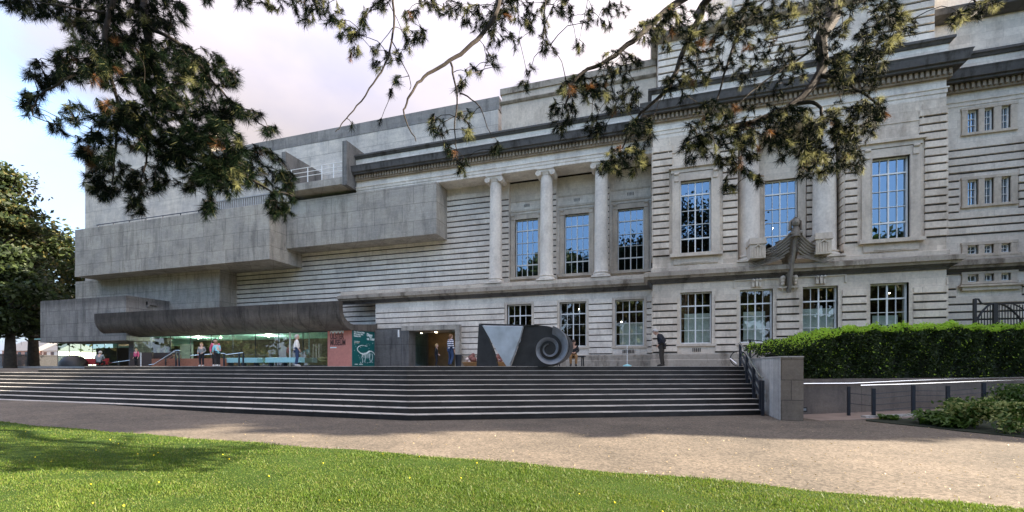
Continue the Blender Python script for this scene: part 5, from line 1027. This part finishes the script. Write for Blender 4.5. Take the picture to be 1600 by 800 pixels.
# far left background: iron fence, brick house, wood
fn_ = thing('iron_fence', 'black iron park fence under the trees at the far left', 'fence', tl(45, 52, 1.45)); m = MB(); a0, a1 = Vector(tl(-60, 46, 1.4)), Vector(tl(108, 60, 1.4))
for i in range(150): q_ = a0.lerp(a1, i/149); m.beam(q_, q_+Vector((0, 0, 1.7)), .04, .04)
for z_ in (.25, 1.5): m.beam(a0+Vector((0, 0, z_)), a1+Vector((0, 0, z_)), .05, .05)
m.build('railings', 'black', fn_)
M['brick'] = plain('pink_brick', (.42, .24, .19), .9, var=.15); M['slate'] = plain('slate', (.12, .12, .13), .8); M['render'] = plain('pale_render', (.6, .57, .52), .9)
for px_, lab, mt in ((26, 'distant brick house seen through the trunks at the far left', 'brick'), (66, 'distant pale rendered house seen beside the lower concrete box', 'render')):
    q_ = tl(px_, 110, 1.0); t = thing('house', lab, 'house', q_); w2 = 6.
    m = MB(); m.box(q_[0]-w2, q_[0]+w2, q_[1], q_[1]+8, 1, 5.5); m.build('wall', mt, t); m = MB(); m.prism([(q_[1]-.3, 5.5), (q_[1]+8.3, 5.5), (q_[1]+4, 8.2)], 'x', q_[0]-w2-.3, q_[0]+w2+.3); m.build('roof', 'slate', t)
    for i in range(4):
        for z_ in (1.9, 3.9): m = MB(); m.box(q_[0]-5+i*2.8, q_[0]-3.8+i*2.8, q_[1]-.06, q_[1]+.02, z_, z_+1.3); m.build('window', 'metal_dark', t)
n = 16000; x = rng.uniform(-330, 200, n); y = 175+rng.uniform(0, 25, n); z = rng.uniform(0, 1, n)*(9+3*np.sin(x*.09)+2*np.sin(x*.23)); o = npmesh('distant_wood', leafquads(np.stack([x, y, z], 1), 1.5), 4, ['leaf_dk', 'leaf_md'], rng.choice(2, n)); top(o, 'far off wood beyond the park at the left horizon', 'wood', kind='stuff')
# ================================================================== PINES overhead
def pine(name, label, base, limbs, blobs_, dmin, dmax, seed, pale, dead, trunk_pts, trunk_rad, needles=46, nl=.105, dens=1., crown=None):
    rr = random.Random(seed); rg = np.random.default_rng(seed)
    t = thing(name, label, 'tree', base); nodes = []; par = []; edges_r = []; mb = MB()
    m = MB(); m.tube(trunk_pts, trunk_rad, 14); m.build('trunk', 'bark', t, smooth=True)
    for pts, r0, r1 in limbs:      # limb: [(px,py,depth)...] seen part, led back to the trunk
        W = [Vector(p) if len(p) == 4 else ray(*p) for p in [q[:3] for q in pts]] if False else [Vector(p[1:]) if p[0] == 'w' else ray(*p) for p in pts]
        fine = []
        for i in range(len(W)-1):
            p0, p1, p2, p3 = W[max(i-1, 0)], W[i], W[i+1], W[min(i+2, len(W)-1)]
            for j in range(5):
                u = j/5; fine.append(.5*((2*p1)+(-p0+p2)*u+(2*p0-5*p1+4*p2-p3)*u*u+(-p0+3*p1-3*p2+p3)*u**3)+Vector([rr.uniform(-.012, .012) for _ in range(3)]))
        fine.append(W[-1]); n_ = len(fine); mb.tube(fine, [r0+(r1-r0)*(i/(n_-1))**.8 for i in range(n_)], 8)
        nodes += [(p, r0+(r1-r0)*(i/(n_-1))) for i, p in enumerate(fine)]
    # twig tips, nearest first, each joined to the closest wood
    tg = []
    for (px, py, rx, ry, n_, *dd) in blobs_:
        d0 = dd[0] if dd else rr.uniform(dmin+.3, dmax-.3)
        for _ in range(int(n_*dens)):
            a_ = rr.uniform(0, 6.283); q_ = math.sqrt(rr.random()); tg.append(ray(px+rx*q_*math.cos(a_), py+ry*q_*math.sin(a_), min(dmax, max(dmin, d0+rr.gauss(0, .35)))))
    NP = np.array([tuple(p) for p, _ in nodes]); 
    dist = [float(np.min(np.linalg.norm(NP-np.array(g_), axis=1))) for g_ in tg]; order = sorted(range(len(tg)), key=lambda i: dist[i]); NL = [tuple(p) for p in NP]; tips = []
    arr = np.zeros((len(NL)+len(tg)*4, 3)); arr[:len(NL)] = NP; cnt = len(NL)
    for i in order:
        g_ = tg[i]; dd = np.linalg.norm(arr[:cnt]-np.array(g_), axis=1)+.25*np.maximum(0, g_.z-arr[:cnt, 2]-0); j = int(np.argmin(dd)); a_ = Vector(arr[j]); L_ = (g_-a_).length
        if L_ < .03: tips.append((g_, Vector((rr.uniform(-1, 1), rr.uniform(-1, 1), -.4)).normalized())); continue
        k_ = 4; pts = []
        side = Vector([rr.uniform(-1, 1) for _ in range(3)])*L_*.13
        for q in range(k_+1): u = q/k_; p = a_.lerp(g_, u)+side*math.sin(u*PI)+Vector((0, 0, .16*L_*math.sin(u*PI)))+Vector([rr.uniform(-.008, .008) for _ in range(3)])*(0 < q < k_); pts.append(p)
        r_ = min(.011, .0045+.0035*L_); mb.tube(pts, [r_*1.3]+[r_*(1-.35*q/k_) for q in range(1, k_+1)], 5)
        for q in range(1, k_+1): arr[cnt] = tuple(pts[q]); cnt += 1
        dr = (pts[-1]-pts[-2]).normalized(); dr = (dr+Vector((0, 0, -.35))).normalized(); tips.append((g_, dr))
    mb.build('branches', 'bark', t, smooth=True)
    nt_ = len(tips); T = np.array([tuple(p) for p, _ in tips]); Dd = np.array([tuple(d) for _, d in tips]); K = needles
    # a tip carries a brush: needles leave the last ~9 cm of the shoot
    ci = np.repeat(np.arange(nt_), K); n = len(ci); along = rg.uniform(-.10, .02, n); base_ = T[ci]+Dd[ci]*along[:, None]
    rnd = rg.normal(size=(n, 3)); rnd -= (rnd*Dd[ci]).sum(1)[:, None]*Dd[ci]; rnd /= np.linalg.norm(rnd, axis=1)[:, None]; sp2 = rg.uniform(.35, 1.5, n)
    dr = Dd[ci]+rnd*sp2[:, None]; dr /= np.linalg.norm(dr, axis=1)[:, None]; scl = rg.uniform(.7, 1.2, nt_)[ci]; ln = nl*rg.uniform(.7, 1.1, n)*scl
    tp = base_+dr*ln[:, None]+np.array([0, 0, -.008]); wv = np.cross(dr, rg.normal(size=(n, 3))); wv /= np.linalg.norm(wv, axis=1)[:, None]; wv *= .0027
    V = np.stack([base_-wv, base_+wv, tp], 1).reshape(-1, 3)
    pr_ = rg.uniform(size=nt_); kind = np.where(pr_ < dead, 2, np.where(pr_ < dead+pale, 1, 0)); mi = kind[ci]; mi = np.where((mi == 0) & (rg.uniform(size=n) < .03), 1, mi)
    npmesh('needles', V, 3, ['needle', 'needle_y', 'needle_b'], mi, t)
    if crown:
        c0 = np.array(crown); ci = rg.integers(0, len(c0), 9000); P_ = c0[ci, :3]+rg.normal(size=(9000, 3))*c0[ci, 3:4]*np.array([1, 1, .35]); P_ = P_[(P_[:, 2]-1.66) > .95*np.hypot(P_[:, 0], P_[:, 1])+.3]
        npmesh('upper_crown', leafquads(P_, .16, .2), 4, ['needle'], None, t)
    return t
LT = ('w', -4.5, 1.5, 9.5); LT2 = ('w', -4.7, 1.2, 8.6)
left_limbs = [([('w', -4.6, 0.2, 10.5), ('w', -4.6, 2.5, 8.8), (215, -70, 6.3), (228, 40, 6.4), (250, 130, 6.6), (300, 215, 6.8), (365, 262, 6.7), (425, 300, 6.5)], .085, .012),
    ([(215, -70, 6.3), (170, 20, 6.0), (165, 90, 5.9), (185, 170, 6.0), (180, 230, 6.1), (175, 285, 6.1)], .04, .008), ([(165, 90, 5.9), (100, 125, 5.8), (62, 150, 5.8), (52, 180, 5.8), (95, 196, 5.9)], .02, .005),
    ([(228, 40, 6.4), (290, 75, 6.4), (335, 130, 6.5), (385, 178, 6.5), (428, 205, 6.5)], .03, .005), ([(250, 130, 6.6), (235, 200, 6.6), (225, 265, 6.6), (212, 318, 6.6)], .025, .006), ([(300, 215, 6.8), (330, 270, 6.7), (325, 325, 6.7)], .02, .005), ([(165, 20, 6.), (100, 10, 5.8), (45, -2, 5.7)], .02, .006)]
left_blobs = [(62, 12, 40, 22, 20), (20, 8, 22, 12, 6), (190, 25, 105, 42, 120), (135, 95, 50, 35, 34), (75, 118, 38, 24, 26), (52, 160, 20, 22, 10), (92, 202, 16, 12, 4), (118, 180, 20, 16, 6), (200, 100, 60, 45, 80), (265, 120, 58, 55, 90), (318, 118, 42, 42, 40), (185, 185, 42, 26, 34), (258, 200, 80, 48, 110), (150, 232, 32, 26, 26), (172, 282, 46, 28, 34), (158, 302, 14, 12, 7), (210, 322, 16, 16, 10), (235, 285, 28, 26, 18), (258, 250, 12, 22, 8), (325, 235, 58, 48, 80), (350, 275, 46, 34, 54), (408, 262, 36, 32, 30), (448, 285, 16, 20, 10), (440, 322, 24, 24, 18), (326, 325, 12, 18, 7), (395, 182, 14, 8, 5), (424, 205, 12, 8, 4), (360, 122, 14, 16, 9), (350, 175, 30, 22, 24), (290, 290, 16, 14, 6)]
pine('pine_tree', 'dark pine whose dense drooping boughs hang over the concrete building at upper left', (-4.6, -1.5, 0.05), left_limbs, left_blobs, 5.3, 7.4, 5, .04, .015, [(-4.6, -1.5, -.2), (-4.7, -1.2, 3), (-4.5, -.6, 7), (-4.6, .2, 10.5), (-4.4, .4, 13.5)], [.38, .32, .26, .18, .08], 84, .13, 2.3, [(-4.6, 0, 12, 1.2), (-3.5, 1.5, 12.5, 1.1), (-6, 2, 13, 1.2), (-2, 3, 13.5, 1.2)])
TR = ('w', 5.6, 4.2, 10.2)
right_limbs = [([TR, (1345, -60, 8.2), (1300, 30, 7.8), (1282, 62, 7.6), (1286, 100, 7.5), (1274, 126, 7.4), (1240, 162, 7.3), (1180, 190, 7.2), (1120, 201, 7.1), (1088, 228, 7.0)], .16, .016),
    ([(1280, 118, 7.4), (1320, 130, 7.2), (1365, 158, 7.0), (1392, 182, 6.9)], .04, .007), ([(1240, 162, 7.3), (1278, 163, 7.1), (1286, 205, 7.0), (1272, 255, 6.9)], .04, .008),
    ([('w', 5.2, 4.0, 9.6), (1190, -60, 7.6), (1130, -30, 7.4), (1052, 8, 7.2), (1000, 55, 7.0), (952, 92, 6.9), (900, 122, 6.8), (884, 165, 6.7)], .09, .014), ([('w', 5.2, 4.0, 9.6), (1130, -30, 7.6), (1095, 25, 7.4), (1064, 90, 7.3), (1042, 140, 7.2), (1000, 178, 7.1), (972, 232, 7.0)], .085, .012),
    ([(1180, -40, 7.3), (1150, 60, 7.2), (1128, 130, 7.1), (1112, 190, 7.0)], .035, .008), ([(1285, 70, 7.6), (1235, 100, 7.5), (1190, 130, 7.4), (1150, 165, 7.3)], .025, .006),
    ([('w', 4.6, 3.6, 8.8), (1000, -80, 7.), (860, -50, 6.6), (790, -22, 6.4), (775, 22, 6.3), (745, 62, 6.2), (702, 95, 6.1), (662, 120, 6.0), (641, 148, 5.9), (632, 180, 5.9), (650, 221, 5.9)], .06, .006),
    ([(704, 97, 6.1), (714, 150, 6.0), (711, 215, 6.0), (718, 270, 6.0)], .016, .005), ([(720, 145, 6.1), (750, 168, 6.0), (768, 215, 6.0)], .012, .004), ([(860, -50, 6.6), (700, -50, 6.3), (622, -20, 6.2), (616, 40, 6.1), (602, 100, 6.0), (570, 148, 6.0), (541, 186, 6.0), (524, 206, 6.0)], .025, .005),
    ([(700, -50, 6.3), (560, -40, 6.2), (470, -20, 6.2), (400, -16, 6.2), (330, -18, 6.2)], .02, .006), ([(610, 62, 6.0), (640, 120, 6.1), (640, 140, 6.1)], .008, .004), ([(1345, -60, 8.2), (1440, -35, 8.0), (1530, 8, 7.8), (1490, 38, 7.6)], .03, .006), ([(1345, -60, 8.2), (1400, 10, 8.0), (1408, 50, 7.9)], .03, .008), ([(860, -50, 6.6), (850, 20, 6.5), (850, 60, 6.5)], .012, .004), ([(930, -60, 6.8), (916, 10, 6.7), (905, 62, 6.7)], .008, .003)]
right_blobs = [(325, 2, 12, 5, 4), (385, 6, 18, 8, 8), (432, 10, 18, 10, 9), (482, 12, 28, 26, 32), (520, 25, 20, 16, 10), (545, 52, 22, 14, 12), (552, 82, 12, 10, 6), (572, 35, 10, 18, 7), (590, 8, 20, 10, 8), (615, 90, 14, 10, 8), (640, 62, 12, 20, 10), (660, 58, 8, 14, 6), (640, 22, 16, 14, 8), (584, 78, 6, 6, 3), (586, 105, 8, 8, 3), (700, 14, 26, 16, 14), (668, 8, 14, 10, 6), (755, 28, 45, 24, 34), (800, 16, 42, 18, 28), (838, 42, 24, 20, 18), (868, 10, 26, 12, 14), (790, 66, 34, 16, 12), (858, 76, 12, 10, 6), (770, 100, 10, 14, 4), (740, 112, 12, 8, 4), (718, 132, 12, 10, 6), (905, 74, 8, 8, 4), (920, 28, 8, 14, 5), (888, 24, 10, 10, 4), (685, 202, 18, 14, 9), (672, 190, 8, 8, 3), (703, 236, 10, 8, 4), (722, 262, 9, 14, 6), (737, 208, 8, 10, 4), (726, 180, 12, 8, 4), (776, 234, 12, 8, 5), (822, 136, 12, 8, 5), (828, 108, 8, 10, 3), (606, 146, 6, 5, 2), (622, 120, 8, 12, 3), (552, 203, 4, 6, 1), (590, 196, 4, 6, 1),
    (905, 138, 34, 20, 36), (880, 178, 20, 26, 24), (872, 208, 8, 10, 5), (930, 200, 16, 16, 14), (958, 148, 44, 30, 50), (968, 98, 34, 18, 20), (978, 252, 34, 22, 36), (944, 264, 12, 10, 9), (1002, 205, 24, 24, 24), (1012, 55, 26, 22, 20), (960, 18, 26, 10, 10), (945, 38, 12, 8, 5), (1060, 45, 46, 38, 46), (1092, 108, 26, 36, 28), (1058, 138, 26, 22, 18), (1122, 60, 46, 54, 56), (1172, 40, 46, 38, 46), (1200, 110, 58, 46, 60), (1110, 190, 38, 36, 42), (1082, 234, 26, 24, 26), (1150, 242, 36, 34, 44), (1182, 200, 56, 38, 70), (1240, 212, 46, 46, 84), (1290, 228, 46, 44, 78), (1332, 190, 44, 38, 56), (1366, 172, 24, 22, 22), (1342, 112, 46, 38, 46), (1300, 60, 46, 46, 44), (1375, 56, 34, 34, 36), (1408, 30, 28, 32, 28), (1272, 266, 34, 16, 18), (1332, 254, 24, 20, 20), (1136, 290, 14, 10, 8), (1178, 284, 14, 10, 8), (1230, 20, 60, 30, 50), (1340, 5, 70, 14, 24), (1490, 36, 14, 9, 8), (1515, 22, 20, 9, 10), (1548, 6, 16, 7, 7)]
pine('pine_tree', 'large pine with crooked limbs and sunlit needles hanging over the pavilion at upper right', (6.6, 3.6, .0), right_limbs, right_blobs, 5.6, 8.0, 6, .14, .015, [(6.6, 3.6, -.2), (6.5, 3.7, 4), (6.2, 3.9, 8), (5.4, 4.2, 10.2), (5.2, 4.2, 13)], [.42, .36, .28, .2, .1], 74, .115, 1.55, [(5, 4, 12.5, 1.3), (3, 4, 12, 1.3), (1, 4, 12.2, 1.3), (6, 6, 13.5, 1.3), (3, 7, 14, 1.4), (0, 6, 13.5, 1.3), (-2, 5, 12.5, 1.2), (7, 3, 12, 1.2)])
